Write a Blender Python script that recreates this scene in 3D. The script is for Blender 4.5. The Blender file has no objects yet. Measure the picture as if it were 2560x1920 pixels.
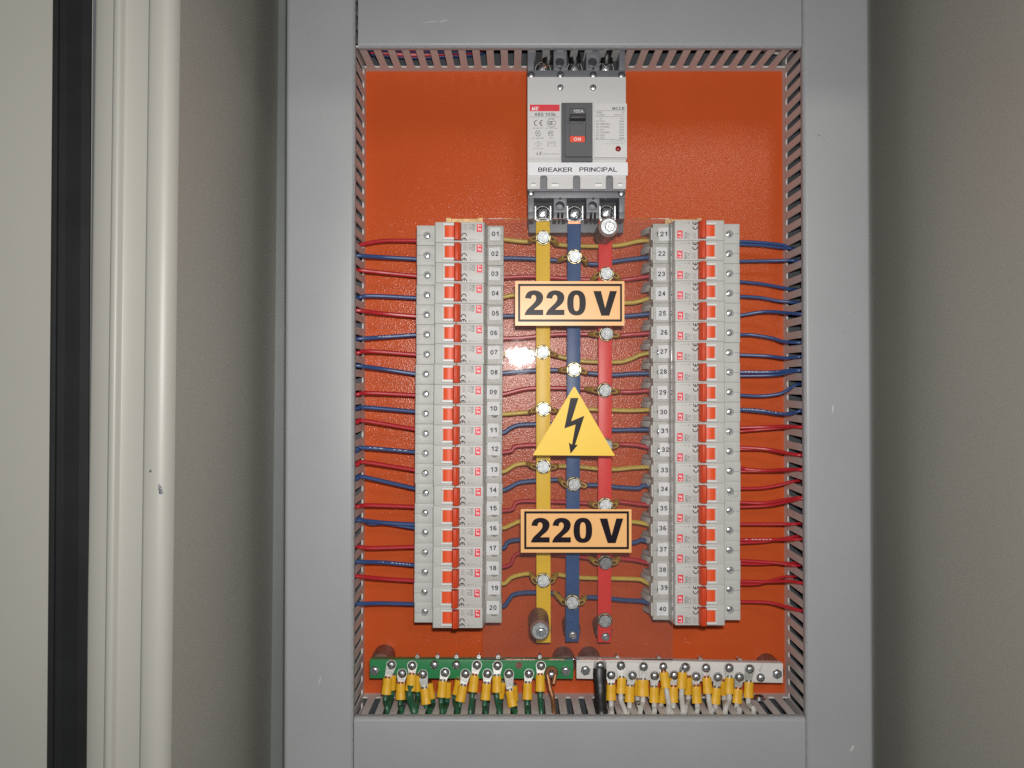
import bpy, bmesh, math, random
from mathutils import Vector, Matrix
random.seed(7)
C = bpy.context.scene.collection
SC = bpy.context.scene

# ---------------------------------------------------------------- camera
F = 2540.0                      # focal length in photograph pixels (2560 wide)
PITCH = math.radians(1.0)       # camera looks up very slightly
K = -math.tan(PITCH) - 2.0 / F  # lens shift that keeps the panel's normal near the picture's middle
ZC = 1500.0                     # camera height in mm; scene lengths below are mm relative to the camera
cam_d = bpy.data.cameras.new('camera'); cam = bpy.data.objects.new('camera', cam_d); C.objects.link(cam)
cam_d.sensor_width = 36.0; cam_d.lens = 36.0 * F / 2560.0
cam_d.shift_y = K * F / 2560.0
cam_d.clip_start = 0.01; cam_d.clip_end = 50
cam.location = (0, 0, ZC / 1000); cam.rotation_euler = (math.pi / 2 + PITCH, 0, 0)
SC.camera = cam

# ---------------------------------------------------------------- world, lights, exposure
w = bpy.data.worlds.new('World'); SC.world = w; w.use_nodes = True
bg = w.node_tree.nodes['Background']
bg.inputs[0].default_value = (0.93, 0.96, 1.0, 1); bg.inputs[1].default_value = 0.11

def area(name, loc, target, sx, sy, power, col, spread=180, shape='RECTANGLE'):
    d = bpy.data.lights.new(name, 'AREA'); d.shape = shape; d.size = sx; d.size_y = sy
    d.energy = power; d.color = col; d.spread = math.radians(spread)
    o = bpy.data.objects.new(name, d); C.objects.link(o)
    o.location = (loc[0] / 1000, loc[1] / 1000, (loc[2] + ZC) / 1000)
    t = Vector((target[0] / 1000, target[1] / 1000, (target[2] + ZC) / 1000))
    o.rotation_euler = (t - o.location).to_track_quat('-Z', 'Y').to_euler()
    return o
area('camera_flash', (14, -4, 46), (14, 1000, 30), 0.034, 0.021, 3.3, (1.0, 0.97, 0.94), 130, 'ELLIPSE')
area('room_lamp', (660, -1900, 940), (20, 900, 0), 0.5, 0.3, 8.0, (1.0, 0.93, 0.78))
SC.view_settings.view_transform = 'Standard'; SC.view_settings.look = 'None'
SC.view_settings.exposure = 0.0; SC.view_settings.gamma = 1.0; SC.view_settings.use_curve_mapping = False
SC.render.engine = 'CYCLES'
SC.cycles.max_bounces = 8; SC.cycles.transparent_max_bounces = 16
SC.cycles.use_denoising = False
SC.cycles.sample_clamp_indirect = 4.0

# ---------------------------------------------------------------- pixel -> place
CT, ST = math.cos(PITCH), math.sin(PITCH)
def P(px, py, Y):
    """point of the plane at distance Y (mm, along the panel normal) seen at a pixel of the photograph"""
    xc = (px - 1280) / F; yc = (960 - py) / F + K
    d = (xc, CT - yc * ST, ST + yc * CT)
    s = Y / d[1]
    return Vector((xc * s, Y, d[2] * s))
def PX(px, Y, py=960): return P(px, py, Y)[0]
def PZ(py, Y): return P(1280, py, Y)[2]

# ---------------------------------------------------------------- materials
def mat(name, col, rough=0.5, metal=0.0, bump=0.0, bscale=400.0, var=0.0, vscale=30.0, spec=0.5, rvar=0.0, coat=0.0):
    m = bpy.data.materials.new(name); m.use_nodes = True
    nt = m.node_tree; b = nt.nodes['Principled BSDF']
    b.inputs['Base Color'].default_value = (*col, 1); b.inputs['Roughness'].default_value = rough
    b.inputs['Metallic'].default_value = metal; b.inputs['Specular IOR Level'].default_value = spec
    b.inputs['Coat Weight'].default_value = coat
    tc = nt.nodes.new('ShaderNodeTexCoord')
    if var > 0 or rvar > 0:
        n = nt.nodes.new('ShaderNodeTexNoise'); n.inputs['Scale'].default_value = vscale; n.inputs['Detail'].default_value = 6
        nt.links.new(tc.outputs['Object'], n.inputs['Vector'])
        if var > 0:
            mr = nt.nodes.new('ShaderNodeMapRange'); mr.inputs[1].default_value = 0.3; mr.inputs[2].default_value = 0.7
            mr.inputs[3].default_value = 1 - var; mr.inputs[4].default_value = 1 + var
            nt.links.new(n.outputs['Fac'], mr.inputs[0])
            mx = nt.nodes.new('ShaderNodeVectorMath'); mx.operation = 'SCALE'; mx.inputs[0].default_value = col
            nt.links.new(mr.outputs[0], mx.inputs['Scale']); nt.links.new(mx.outputs[0], b.inputs['Base Color'])
        if rvar > 0:
            mr2 = nt.nodes.new('ShaderNodeMapRange'); mr2.inputs[1].default_value = 0.3; mr2.inputs[2].default_value = 0.7
            mr2.inputs[3].default_value = max(0.02, rough - rvar); mr2.inputs[4].default_value = rough + rvar
            nt.links.new(n.outputs['Fac'], mr2.inputs[0]); nt.links.new(mr2.outputs[0], b.inputs['Roughness'])
    if bump > 0:
        n2 = nt.nodes.new('ShaderNodeTexNoise'); n2.inputs['Scale'].default_value = bscale; n2.inputs['Detail'].default_value = 2
        nt.links.new(tc.outputs['Object'], n2.inputs['Vector'])
        bp = nt.nodes.new('ShaderNodeBump'); bp.inputs['Strength'].default_value = 1.0; bp.inputs['Distance'].default_value = bump
        nt.links.new(n2.outputs['Fac'], bp.inputs['Height']); nt.links.new(bp.outputs[0], b.inputs['Normal'])
    return m
M = {}
M['orange_plate'] = mat('orange_powder_coat', (0.56, 0.092, 0.023), 0.17, 0, 0.00020, 820, 0.06, 9, 0.20)
M['pvc'] = mat('grey_duct_pvc', (0.345, 0.36, 0.375), 0.42, 0, 0.00002, 1500, 0.025, 14, 0.4, 0.06)
M['cab'] = mat('pebble_grey_paint', (0.38, 0.38, 0.335), 0.38, 0, 0.00004, 700, 0.03, 6, 0.4, 0.04)
M['pvcf'] = mat('bounce_lit_slotted_pvc', (0.66, 0.64, 0.615), 0.5, 0, 0.00003, 1500, 0.03, 14, 0.3)  # same duct PVC, lightened and warmed: bounce light put into the colour
M['ductbase'] = mat('shade_dark_duct_base', (0.045, 0.053, 0.06), 0.5, 0, 0.00004, 700, 0.05, 30)  # duct PVC darkened to near-black: shade behind the slots put into the colour
M['back'] = mat('grey_green_back_panel', (0.20, 0.22, 0.215), 0.4, 0, 0.00004, 700, 0.05, 30)
M['cabd'] = mat('pale_door_paint', (0.40, 0.40, 0.36), 0.4, 0, 0.00004, 700, 0.03, 6, 0.4)
M['rubber'] = mat('black_gasket_rubber', (0.010, 0.011, 0.012), 0.55, 0, 0.00006, 300, 0.2, 40, 0.25)
M['mcb'] = mat('pale_grey_breaker_plastic', (0.50, 0.505, 0.485), 0.45, 0, 0.00001, 2500, 0.02, 40, 0.35)
M['tframe'] = mat('white_toggle_frame_plastic', (0.68, 0.68, 0.66), 0.4)
M['mcb2'] = mat('pale_grey_shutter_plastic', (0.60, 0.60, 0.59), 0.5)
M['seam'] = mat('dark_seam', (0.10, 0.10, 0.10), 0.8)
M['toggle'] = mat('orange_toggle_plastic', (0.76, 0.088, 0.018), 0.42, 0, 0.00001, 2000, 0.03, 60, 0.4)
M['lever'] = mat('red_orange_lever_plastic', (0.62, 0.060, 0.014), 0.4, 0, 0.00001, 2000, 0.03, 60, 0.35)
M['red_print'] = mat('red_print', (0.70, 0.022, 0.045), 0.5)
M['white_print'] = mat('white_print', (0.85, 0.85, 0.85), 0.5)
M['paper'] = mat('white_paper_label', (0.80, 0.81, 0.84), 0.6, 0, 0, 0, 0, 60, 0.2)
M['ink'] = mat('dark_ink', (0.012, 0.011, 0.025), 0.6, 0, 0, 0, 0, 20, 0.2)
M['ink2'] = mat('grey_ink', (0.12, 0.12, 0.13), 0.6)
M['ink3'] = mat('pale_ink', (0.34, 0.35, 0.34), 0.6)
M['zinc'] = mat('zinc_plated_steel', (0.55, 0.57, 0.59), 0.30, 1.0, 0.0001, 700, 0.15, 250, 0.5, 0.06)
M['hexz'] = mat('dull_hex_steel', (0.33, 0.35, 0.36), 0.46, 1.0, 0.00014, 420, 0.2, 250)
M['zincy'] = mat('yellow_zinc_steel', (0.34, 0.29, 0.17), 0.38, 1.0, 0.0002, 500, 0.2, 200)
M['rail'] = mat('yellow_chromate_rail', (0.50, 0.34, 0.17), 0.5, 0.5, 0.0001, 500, 0.3, 120)
M['tin'] = mat('tinned_copper', (0.42, 0.42, 0.40), 0.45, 1.0, 0.0001, 500, 0.15, 150)
M['copper'] = mat('bare_copper', (0.62, 0.28, 0.15), 0.35, 1.0, 0.00006, 1200, 0.25, 200)
M['dcopper'] = mat('dull_copper_strands', (0.20, 0.085, 0.04), 0.5, 0.6, 0.0003, 1800, 0.4, 500)
M['ycop'] = mat('brown_wire_copper', (0.27, 0.12, 0.055), 0.45, 0.5, 0.0001, 600, 0.25, 150)
M['wred'] = mat('red_wire_insulation', (0.46, 0.018, 0.028), 0.36, 0, 0.00005, 300, 0.06, 50)
M['wblue'] = mat('blue_wire_insulation', (0.028, 0.072, 0.21), 0.4, 0, 0.00005, 300, 0.06, 50)
M['wyel'] = mat('yellow_wire_insulation', (0.60, 0.42, 0.06), 0.42, 0, 0.00006, 300, 0.10, 80)
M['wgreen'] = mat('green_wire_insulation', (0.016, 0.10, 0.05), 0.42, 0, 0.00005, 300, 0.1, 60)
M['wwhite'] = mat('white_wire_insulation', (0.56, 0.56, 0.53), 0.45, 0, 0.00005, 300, 0.05, 60)
M['wblack'] = mat('black_cable_jacket', (0.010, 0.010, 0.011), 0.4, 0, 0.00008, 200, 0.1, 60)
M['sleeve'] = mat('yellow_terminal_sleeve', (0.76, 0.42, 0.018), 0.42, 0, 0.00008, 350, 0.06, 120)
M['crimp'] = mat('ochre_crimp_sleeve', (0.52, 0.32, 0.04), 0.4, 0, 0.00008, 350, 0.15, 200)
M['bary'] = mat('yellow_bar_paint', (0.87, 0.55, 0.035), 0.36, 0, 0.00004, 500, 0.03, 30, 0.28)
M['barb'] = mat('blue_bar_paint', (0.036, 0.088, 0.235), 0.38, 0, 0.00004, 500, 0.06, 30, 0.3)
M['barr'] = mat('red_bar_paint', (0.76, 0.040, 0.034), 0.36, 0, 0.00004, 500, 0.03, 30, 0.3)
M['earth'] = mat('green_bar_paint', (0.025, 0.22, 0.075), 0.38, 0, 0.00006, 500, 0.05, 30)
M['neutral'] = mat('white_bar_paint', (0.70, 0.685, 0.66), 0.4, 0, 0.00006, 500, 0.03, 30)
M['insul'] = mat('brown_epoxy_insulator', (0.20, 0.085, 0.065), 0.42, 0, 0.00008, 300, 0.2, 60)
M['mwhite'] = mat('white_breaker_case', (0.60, 0.60, 0.595), 0.45, 0, 0.00001, 2500, 0.015, 40, 0.35)
M['mgrey'] = mat('grey_breaker_base', (0.155, 0.16, 0.18), 0.42, 0, 0.00001, 2500, 0.04, 60, 0.4)
M['mdark'] = mat('dark_grey_handle_housing', (0.085, 0.09, 0.10), 0.42, 0, 0.00002, 1200, 0.04, 60, 0.4)
M['mblack'] = mat('black_handle', (0.022, 0.022, 0.025), 0.5)
M['on'] = mat('red_on_mark', (0.80, 0.06, 0.02), 0.5)
M['led'] = mat('dark_red_button', (0.28, 0.006, 0.012), 0.25)
M['mlabel'] = mat('pale_rating_label', (0.64, 0.64, 0.635), 0.4)
M['signo'] = mat('orange_sign_vinyl', (0.86, 0.48, 0.19), 0.3, 0, 0, 0, 0.02, 20, 0.25)
M['signy'] = mat('yellow_sign_vinyl', (0.88, 0.58, 0.05), 0.4, 0, 0, 0, 0.02, 20, 0.25)
M['signk'] = mat('black_sign_print', (0.012, 0.009, 0.014), 0.3, 0, 0, 0, 0, 20, 0.08)
M['chip'] = mat('bare_metal_chip', (0.25, 0.25, 0.27), 0.4, 0.6, 0.0003, 800, 0.4, 400)
M['hole'] = mat('cavity_shade_black', (0.02, 0.02, 0.022), 0.6)  # black stands in for shade in terminal pockets, screw recesses and pin holes
# clear acrylic sheet: mostly straight-through, mirror-like surface, a trace of haze
m = bpy.data.materials.new('clear_acrylic'); m.use_nodes = True; nt = m.node_tree; nt.nodes.clear()
out = nt.nodes.new('ShaderNodeOutputMaterial'); tr = nt.nodes.new('ShaderNodeBsdfTransparent'); tr.inputs[0].default_value = (0.965, 0.965, 0.96, 1)
gl = nt.nodes.new('ShaderNodeBsdfGlossy'); gl.inputs['Roughness'].default_value = 0.022; gl.inputs['Color'].default_value = (1, 1, 1, 1)
df = nt.nodes.new('ShaderNodeBsdfDiffuse'); df.inputs[0].default_value = (0.75, 0.75, 0.75, 1)
gtc = nt.nodes.new('ShaderNodeTexCoord'); gn = nt.nodes.new('ShaderNodeTexNoise'); gn.inputs['Scale'].default_value = 45; gn.inputs['Detail'].default_value = 4
gb = nt.nodes.new('ShaderNodeBump'); gb.inputs['Distance'].default_value = 0.00012
nt.links.new(gtc.outputs['Object'], gn.inputs['Vector']); nt.links.new(gn.outputs['Fac'], gb.inputs['Height']); nt.links.new(gb.outputs[0], gl.inputs['Normal'])
fr = nt.nodes.new('ShaderNodeFresnel'); fr.inputs['IOR'].default_value = 1.49
m1 = nt.nodes.new('ShaderNodeMixShader'); m2 = nt.nodes.new('ShaderNodeMixShader')
m1.inputs[0].default_value = 0.012
nt.links.new(tr.outputs[0], m1.inputs[1]); nt.links.new(df.outputs[0], m1.inputs[2])
nt.links.new(fr.outputs[0], m2.inputs[0]); nt.links.new(m1.outputs[0], m2.inputs[1]); nt.links.new(gl.outputs[0], m2.inputs[2])
nt.links.new(m2.outputs[0], out.inputs[0]); M['acrylic'] = m

# ---------------------------------------------------------------- mesh builder (mm)
class B:
    def __init__(s): s.v = []; s.f = []
    def add(s, vs, fs):
        n = len(s.v); s.v += [Vector(a) for a in vs]; s.f += [tuple(n + i for i in q) for q in fs]; return s
    def box(s, x0, x1, y0, y1, z0, z1):
        if x0 > x1: x0, x1 = x1, x0
        if y0 > y1: y0, y1 = y1, y0
        if z0 > z1: z0, z1 = z1, z0
        return s.add([(x0,y0,z0),(x1,y0,z0),(x1,y1,z0),(x0,y1,z0),(x0,y0,z1),(x1,y0,z1),(x1,y1,z1),(x0,y1,z1)],
            [(0,1,5,4),(1,2,6,5),(2,3,7,6),(3,0,4,7),(4,5,6,7),(3,2,1,0)])
    def cbox(s, x0, x1, y0, y1, z0, z1, c):
        """box whose front (y0) edges are chamfered by c"""
        if x0 > x1: x0, x1 = x1, x0
        if z0 > z1: z0, z1 = z1, z0
        vs = [(x0,y1,z0),(x1,y1,z0),(x1,y1,z1),(x0,y1,z1),(x0,y0+c,z0),(x1,y0+c,z0),(x1,y0+c,z1),(x0,y0+c,z1),
              (x0+c,y0,z0+c),(x1-c,y0,z0+c),(x1-c,y0,z1-c),(x0+c,y0,z1-c)]
        return s.add(vs, [(3,2,1,0),(0,1,5,4),(1,2,6,5),(2,3,7,6),(3,0,4,7),(4,5,9,8),(5,6,10,9),(6,7,11,10),(7,4,8,11),(8,9,10,11)])
    def prism(s, poly, axis, a, b):
        """poly: 2-D points; axis 'x' (y,z), 'y' (x,z) or 'z' (x,y)"""
        def mk(p, t):
            return (t, p[0], p[1]) if axis == 'x' else (p[0], t, p[1]) if axis == 'y' else (p[0], p[1], t)
        n = len(poly); vs = [mk(p, a) for p in poly] + [mk(p, b) for p in poly]
        fs = [tuple(range(n)), tuple(range(2*n-1, n-1, -1))]
        fs += [(i, i + n, (i+1) % n + n, (i+1) % n) for i in range(n)]
        return s.add(vs, fs)
    def tube(s, pts, r, seg=10, cap=True, ry=None):
        pts = [Vector(p) for p in pts]; n = len(pts); rings = []
        up = Vector((0, 1, 0))
        for i, p in enumerate(pts):
            t = (pts[min(i+1, n-1)] - pts[max(i-1, 0)]).normalized()
            a = t.cross(up)
            if a.length < 1e-3: a = t.cross(Vector((0, 0, 1)))
            a.normalize(); b = a.cross(t)
            rr = r[i] if isinstance(r, (list, tuple)) else r
            rb = (ry[i] if isinstance(ry, (list, tuple)) else ry) if ry is not None else rr
            rings.append([p + a * rr * math.cos(2*math.pi*k/seg) + b * rb * math.sin(2*math.pi*k/seg) for k in range(seg)])
        vs = [v for rg in rings for v in rg]
        fs = [(i*seg+k, i*seg+(k+1) % seg, (i+1)*seg+(k+1) % seg, (i+1)*seg+k) for i in range(n-1) for k in range(seg)]
        if cap: fs += [tuple(range(seg-1, -1, -1)), tuple((n-1)*seg+k for k in range(seg))]
        return s.add(vs, fs)
    def lathe(s, c, prof, seg=20, ph=0.0):
        """axis along -y (towards the viewer) at c; prof: (radius, y offset)"""
        c = Vector(c); n = len(prof)
        vs = [c + Vector((r*math.cos(ph+2*math.pi*k/seg), y, r*math.sin(ph+2*math.pi*k/seg))) for r, y in prof for k in range(seg)]
        fs = [(i*seg+k, (i+1)*seg+k, (i+1)*seg+(k+1) % seg, i*seg+(k+1) % seg) for i in range(n-1) for k in range(seg)]
        fs += [tuple((n-1)*seg+k for k in range(seg)), tuple(range(seg-1, -1, -1))]
        return s.add(vs, fs)
    def boxhole(s, x0, x1, z0, z1, yf, yb, cx, cz, r, depth, seg=20):
        """box with a round blind hole in its front"""
        if z0 > z1: z0, z1 = z1, z0
        ang = sorted([2*math.pi*k/seg for k in range(seg)] + [math.atan2(z-cz, x-cx) % (2*math.pi) for x in (x0, x1) for z in (z0, z1)])
        n = len(ang); ou = []; ci = []
        for a in ang:
            dx, dz = math.cos(a), math.sin(a); t = 1e9
            if dx > 1e-9: t = min(t, (x1-cx)/dx)
            if dx < -1e-9: t = min(t, (x0-cx)/dx)
            if dz > 1e-9: t = min(t, (z1-cz)/dz)
            if dz < -1e-9: t = min(t, (z0-cz)/dz)
            ou.append((cx+dx*t, cz+dz*t)); ci.append((cx+dx*r, cz+dz*r))
        vs = [(x, yf, z) for x, z in ou] + [(x, yf, z) for x, z in ci] + [(x, yf+depth, z) for x, z in ci] + [(x, yb, z) for x, z in ou]
        fs = []
        for i in range(n):
            j = (i+1) % n
            fs += [(i, j, n+j, n+i), (n+i, n+j, 2*n+j, 2*n+i), (3*n+i, 3*n+j, j, i)]
        fs += [tuple(2*n+i for i in range(n)), tuple(3*n+i for i in range(n-1, -1, -1))]
        return s.add(vs, fs)
    def xf(s, mtx): s.v = [mtx @ a for a in s.v]; return s

def mesh(name, b, m, off=None, smooth=True, bevel=0.0):
    me = bpy.data.meshes.new(name)
    o = off or Vector((0, 0, 0))
    me.from_pydata([((a - o) * 0.001)[:] for a in b.v], [], b.f)
    bm = bmesh.new(); bm.from_mesh(me)
    bmesh.ops.recalc_face_normals(bm, faces=bm.faces)
    if bevel > 0:
        es = [e for e in bm.edges if len(e.link_faces) == 2 and e.calc_face_angle(0) > 0.5]
        bmesh.ops.bevel(bm, geom=es, offset=bevel*0.001, segments=2, affect='EDGES', profile=0.6)
    bm.to_mesh(me); bm.free()
    if smooth:
        me.polygons.foreach_set('use_smooth', [True]*len(me.polygons)); me.set_sharp_from_angle(angle=math.radians(35))
    me.materials.append(m); me.update()
    return me
ONES = ['zero', 'one', 'two', 'three', 'four', 'five', 'six', 'seven', 'eight', 'nine', 'ten', 'eleven', 'twelve', 'thirteen', 'fourteen', 'fifteen', 'sixteen', 'seventeen', 'eighteen', 'nineteen']
def NW(n): return ONES[n] if n < 20 else {2: 'twenty', 3: 'thirty', 4: 'forty'}[n//10] + ('' if n % 10 == 0 else '-' + ONES[n % 10])
ORG = {}     # thing or part -> origin (mm) that its vertices are measured from
def link(name, me, parent=None):
    o = bpy.data.objects.new(name, me); C.objects.link(o)
    if parent is not None: o.parent = parent
    return o
def tag(o, label, cat, group=None, kind=None):
    if label: o['label'] = label
    if cat: o['category'] = cat
    if group: o['group'] = group
    if kind: o['kind'] = kind
    return o
def thing(name, label, cat, loc, group=None):
    o = bpy.data.objects.new(name, None); C.objects.link(o); o.empty_display_size = 0.01
    loc = Vector(loc); o.location = (loc + Vector((0, 0, ZC))) * 0.001; ORG[o] = loc
    return tag(o, label, cat, group)
def part(name, b, m, parent, **kw):
    o = link(name, mesh(name, b, m, ORG[parent], **kw), parent); ORG[o] = ORG[parent]; return o
def solo(name, b, m, loc, label, cat, group=None, kind=None, **kw):
    loc = Vector(loc); o = link(name, mesh(name, b, m, loc, **kw)); o.location = (loc + Vector((0, 0, ZC))) * 0.001; ORG[o] = loc
    return tag(o, label, cat, group, kind)
def shared(name, me, parent, loc, rot=(0, 0, 0)):
    """a piece with shared mesh data placed at loc (mm, scene) under parent"""
    o = link(name, me, parent); o.location = (Vector(loc) - ORG[parent]) * 0.001; o.rotation_euler = rot; ORG[o] = Vector(loc); return o
def spline(pts, n=6):
    pts = [Vector(p) for p in pts]; out = []
    for i in range(len(pts)-1):
        p0 = pts[max(i-1, 0)]; p1 = pts[i]; p2 = pts[i+1]; p3 = pts[min(i+2, len(pts)-1)]
        for k in range(n):
            t = k/n
            out.append(0.5*((2*p1)+(p2-p0)*t+(2*p0-5*p1+4*p2-p3)*t*t+(3*p1-p0-3*p2+p3)*t*t*t))
    return out + [pts[-1]]

# ---------------------------------------------------------------- lettering (built-in font as flat meshes)
_tc = {}
GL = {'0': (.6, 'o', [(.3,1),(.14,.93),(.05,.76),(.02,.5),(.05,.24),(.14,.07),(.3,0),(.46,.07),(.55,.24),(.58,.5),(.55,.76),(.46,.93)]),
 '1': (.42, 'l', [(.02,.74),(.2,.84),(.32,1),(.32,0)]), '2': (.6, 'c', [(.04,.72),(.1,.9),(.3,1),(.5,.92),(.56,.74),(.48,.54),(.28,.33),(.04,0)], 'l', [(.02,0),(.58,0)]),
 '3': (.6, 'c', [(.04,.76),(.13,.94),(.3,1),(.48,.94),(.55,.78),(.47,.6),(.24,.53)], 'c', [(.24,.53),(.48,.48),(.57,.29),(.48,.07),(.29,0),(.11,.06),(.02,.24)]),
 '4': (.6, 'l', [(.44,0),(.44,1),(.02,.3),(.6,.3)]), '5': (.6, 'l', [(.54,1),(.15,1),(.08,.5)], 'c', [(.08,.5),(.18,.6),(.34,.63),(.52,.52),(.57,.31),(.48,.08),(.29,0),(.11,.06),(.03,.22)]),
 '6': (.6, 'c', [(.52,.87),(.42,.98),(.28,1),(.12,.88),(.04,.62),(.03,.36),(.08,.13),(.2,.02),(.32,0),(.49,.06),(.57,.26),(.5,.47),(.33,.55),(.15,.48),(.05,.32)]),
 '7': (.6, 'l', [(.02,1),(.58,1)], 'c', [(.58,1),(.4,.7),(.27,.35),(.21,0)]),
 '8': (.6, 'o', [(.3,1),(.14,.94),(.07,.77),(.14,.6),(.3,.54),(.46,.6),(.53,.77),(.46,.94)], 'o', [(.3,.54),(.12,.46),(.03,.27),(.12,.07),(.3,0),(.48,.07),(.57,.27),(.48,.46)]),
 'A': (.72, 'l', [(0,0),(.36,1),(.72,0)], 'l', [(.14,.34),(.58,.34)]), 'B': (.64, 'l', [(.04,0),(.04,1)], 'c', [(.04,1),(.38,1),(.54,.92),(.56,.76),(.5,.6),(.36,.54),(.04,.54)], 'c', [(.04,.54),(.4,.53),(.58,.44),(.61,.27),(.55,.08),(.38,0),(.04,0)]),
 'C': (.7, 'c', [(.66,.73),(.55,.94),(.36,1),(.13,.88),(.03,.62),(.03,.38),(.13,.12),(.36,0),(.56,.07),(.67,.3)]), 'E': (.6, 'l', [(.6,1),(.04,1),(.04,0),(.6,0)], 'l', [(.04,.53),(.54,.53)]),
 'I': (.08, 'l', [(.04,0),(.04,1)]), 'K': (.64, 'l', [(.04,0),(.04,1)], 'l', [(.6,1),(.06,.4)], 'l', [(.24,.6),(.64,0)]), 'L': (.54, 'l', [(.04,1),(.04,0),(.54,0)]),
 'M': (.8, 'l', [(.04,0),(.04,1),(.4,.02),(.76,1),(.76,0)]), 'N': (.7, 'l', [(.04,0),(.04,1),(.66,0),(.66,1)]), 'O': (.76, 'o', [(.38,1),(.14,.88),(.03,.62),(.03,.38),(.14,.12),(.38,0),(.62,.12),(.73,.38),(.73,.62),(.62,.88)]),
 'P': (.62, 'l', [(.04,0),(.04,1)], 'c', [(.04,1),(.38,1),(.55,.92),(.59,.73),(.53,.54),(.36,.46),(.04,.46)]), 'R': (.68, 'l', [(.04,0),(.04,1)], 'c', [(.04,1),(.4,1),(.56,.92),(.6,.74),(.54,.57),(.38,.49),(.04,.49)], 'l', [(.36,.49),(.64,0)]),
 'S': (.62, 'c', [(.57,.76),(.5,.93),(.31,1),(.12,.93),(.06,.76),(.14,.6),(.31,.53),(.5,.45),(.59,.26),(.5,.06),(.3,0),(.1,.07),(.02,.28)]), 'b': (.56, 'l', [(.04,0),(.04,1)], 'o', [(.3,.68),(.12,.6),(.05,.34),(.12,.08),(.3,0),(.47,.1),(.53,.34),(.47,.58)]),
 'V': (.66, 'l', [(0,1),(.33,0),(.66,1)])}
_d = GL['6'][2]; GL['9'] = (.6, 'c', [(.6-x, 1-y) for x, y in _d])
def strip(pts, th, closed):
    vs = []; n = len(pts)
    for i, p in enumerate(pts):
        a = pts[i-1] if (i or closed) else p; c = pts[(i+1) % n] if (i < n-1 or closed) else p
        d = Vector((c[0]-a[0], c[1]-a[1])); d.normalize(); nn = Vector((-d.y, d.x))
        vs += [(p[0]+nn.x*th/2, p[1]+nn.y*th/2), (p[0]-nn.x*th/2, p[1]-nn.y*th/2)]
    m_ = n if closed else n-1
    return vs, [(2*i, 2*i+1, 2*((i+1) % n)+1, 2*((i+1) % n)) for i in range(m_)]
def glyphs(txt, bold=0.0, space=1.0, shear=0.0):
    """lettering as flat strips, scaled to 0..1 in both directions; third value is a tiny layer number"""
    k = (txt, bold, space, shear)
    if k in _tc: return _tc[k]
    vs, fs = [], []
    if all(ch in GL or ch == ' ' for ch in txt):
        th = 0.105 + bold*3.2; x = 0.0; lay = 0
        for ch in txt:
            if ch == ' ': x += 0.36*space; continue
            g = GL[ch]; st = g[1:]
            for j in range(0, len(st), 2):
                mode, pts = st[j], list(st[j+1]); segs = []
                if mode == 'l': segs = [([pts[i], pts[i+1]], False) for i in range(len(pts)-1)]
                elif mode == 'c': segs = [([(v.x, v.y) for v in spline([Vector((a, c, 0)) for a, c in pts], 4)], False)]
                else:
                    q = [Vector((a, c, 0)) for a, c in pts]; q = [q[-2], q[-1]] + q + [q[0], q[1]]
                    sp = spline(q, 4)[8:-8]; segs = [([(v.x, v.y) for v in sp[:-1]], True)]
                for sp, cl in segs:
                    if mode == 'l':
                        a, c = Vector(sp[0]), Vector(sp[1]); e = (c-a).normalized()*th*0.42
                        if abs(a.x-c.x) < 1e-6 or abs(a.y-c.y) < 1e-6 or True: a2, c2 = a-e, c+e
                        sp = [tuple(a2), tuple(c2)]
                    v2, f2 = strip(sp, th, cl); n0 = len(vs)
                    vs += [(a+x, c, lay) for a, c in v2]; fs += [tuple(n0+i for i in f) for f in f2]; lay += 1
            x += g[0] + (0.17 + th)*space
    else:
        cu = bpy.data.curves.new('t', 'FONT'); cu.body = txt; cu.size = 1; cu.offset = bold; cu.space_character = space
        cu.resolution_u = 3; cu.fill_mode = 'FRONT'
        ob = bpy.data.objects.new('t', cu); me = bpy.data.meshes.new_from_object(ob)
        vs = [(v.co.x, v.co.y, 0) for v in me.vertices]; fs = [tuple(p.vertices) for p in me.polygons]
        bpy.data.objects.remove(ob); bpy.data.curves.remove(cu); bpy.data.meshes.remove(me)
    vs = [(a+shear*c, c, l) for a, c, l in vs]
    x0 = min(v[0] for v in vs); x1 = max(v[0] for v in vs); y0 = min(v[1] for v in vs); y1 = max(v[1] for v in vs)
    _tc[k] = ([((v[0]-x0)/(x1-x0), (v[1]-y0)/(y1-y0), v[2]*0.006) for v in vs], fs)
    return _tc[k]
def textpx(name, txt, x0, y0, x1, y1, Y, m, parent, bold=0.0, space=1.0, shear=0.0, dy=0):
    vs, fs = glyphs(txt, bold, space, shear); b = B()
    b.add([P(x0+(x1-x0)*u, y1+(y0-y1)*v + dy*u, Y-l) for u, v, l in vs], fs)
    return part(name, b, m, parent, smooth=False)
def localtext(txt, u0, u1, v0, v1, y, bold=0.0, shear=0.0, up=True):
    """text in a breaker's own frame, reading downwards (local -z), letters' tops towards +x"""
    vs, fs = glyphs(txt, bold, 1.0, shear); b = B()
    b.add([(u0+(u1-u0)*tv, y-l, 9-(v0+(v1-v0)*tu)) for tu, tv, l in vs], fs)
    return b
def rectpx(b, x0, y0, x1, y1, Y0, Y1, c=0):
    """box whose front outline is seen at these pixels when its front stands at Y0"""
    a = P(x0, y0, Y0); d = P(x1, y1, Y0)
    return b.cbox(a.x, d.x, Y0, Y1, d.z, a.z, c) if c else b.box(a.x, d.x, Y0, Y1, d.z, a.z)

# depth planes in mm from the camera
YP = 975.0      # orange plate
YN = 900.0      # noses of the small breakers
YS = 920.0      # their terminal shoulders
YL = 903.0      # duct covers
YB = 935.0      # busbar fronts
YA = 884.0      # acrylic sheet front
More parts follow.
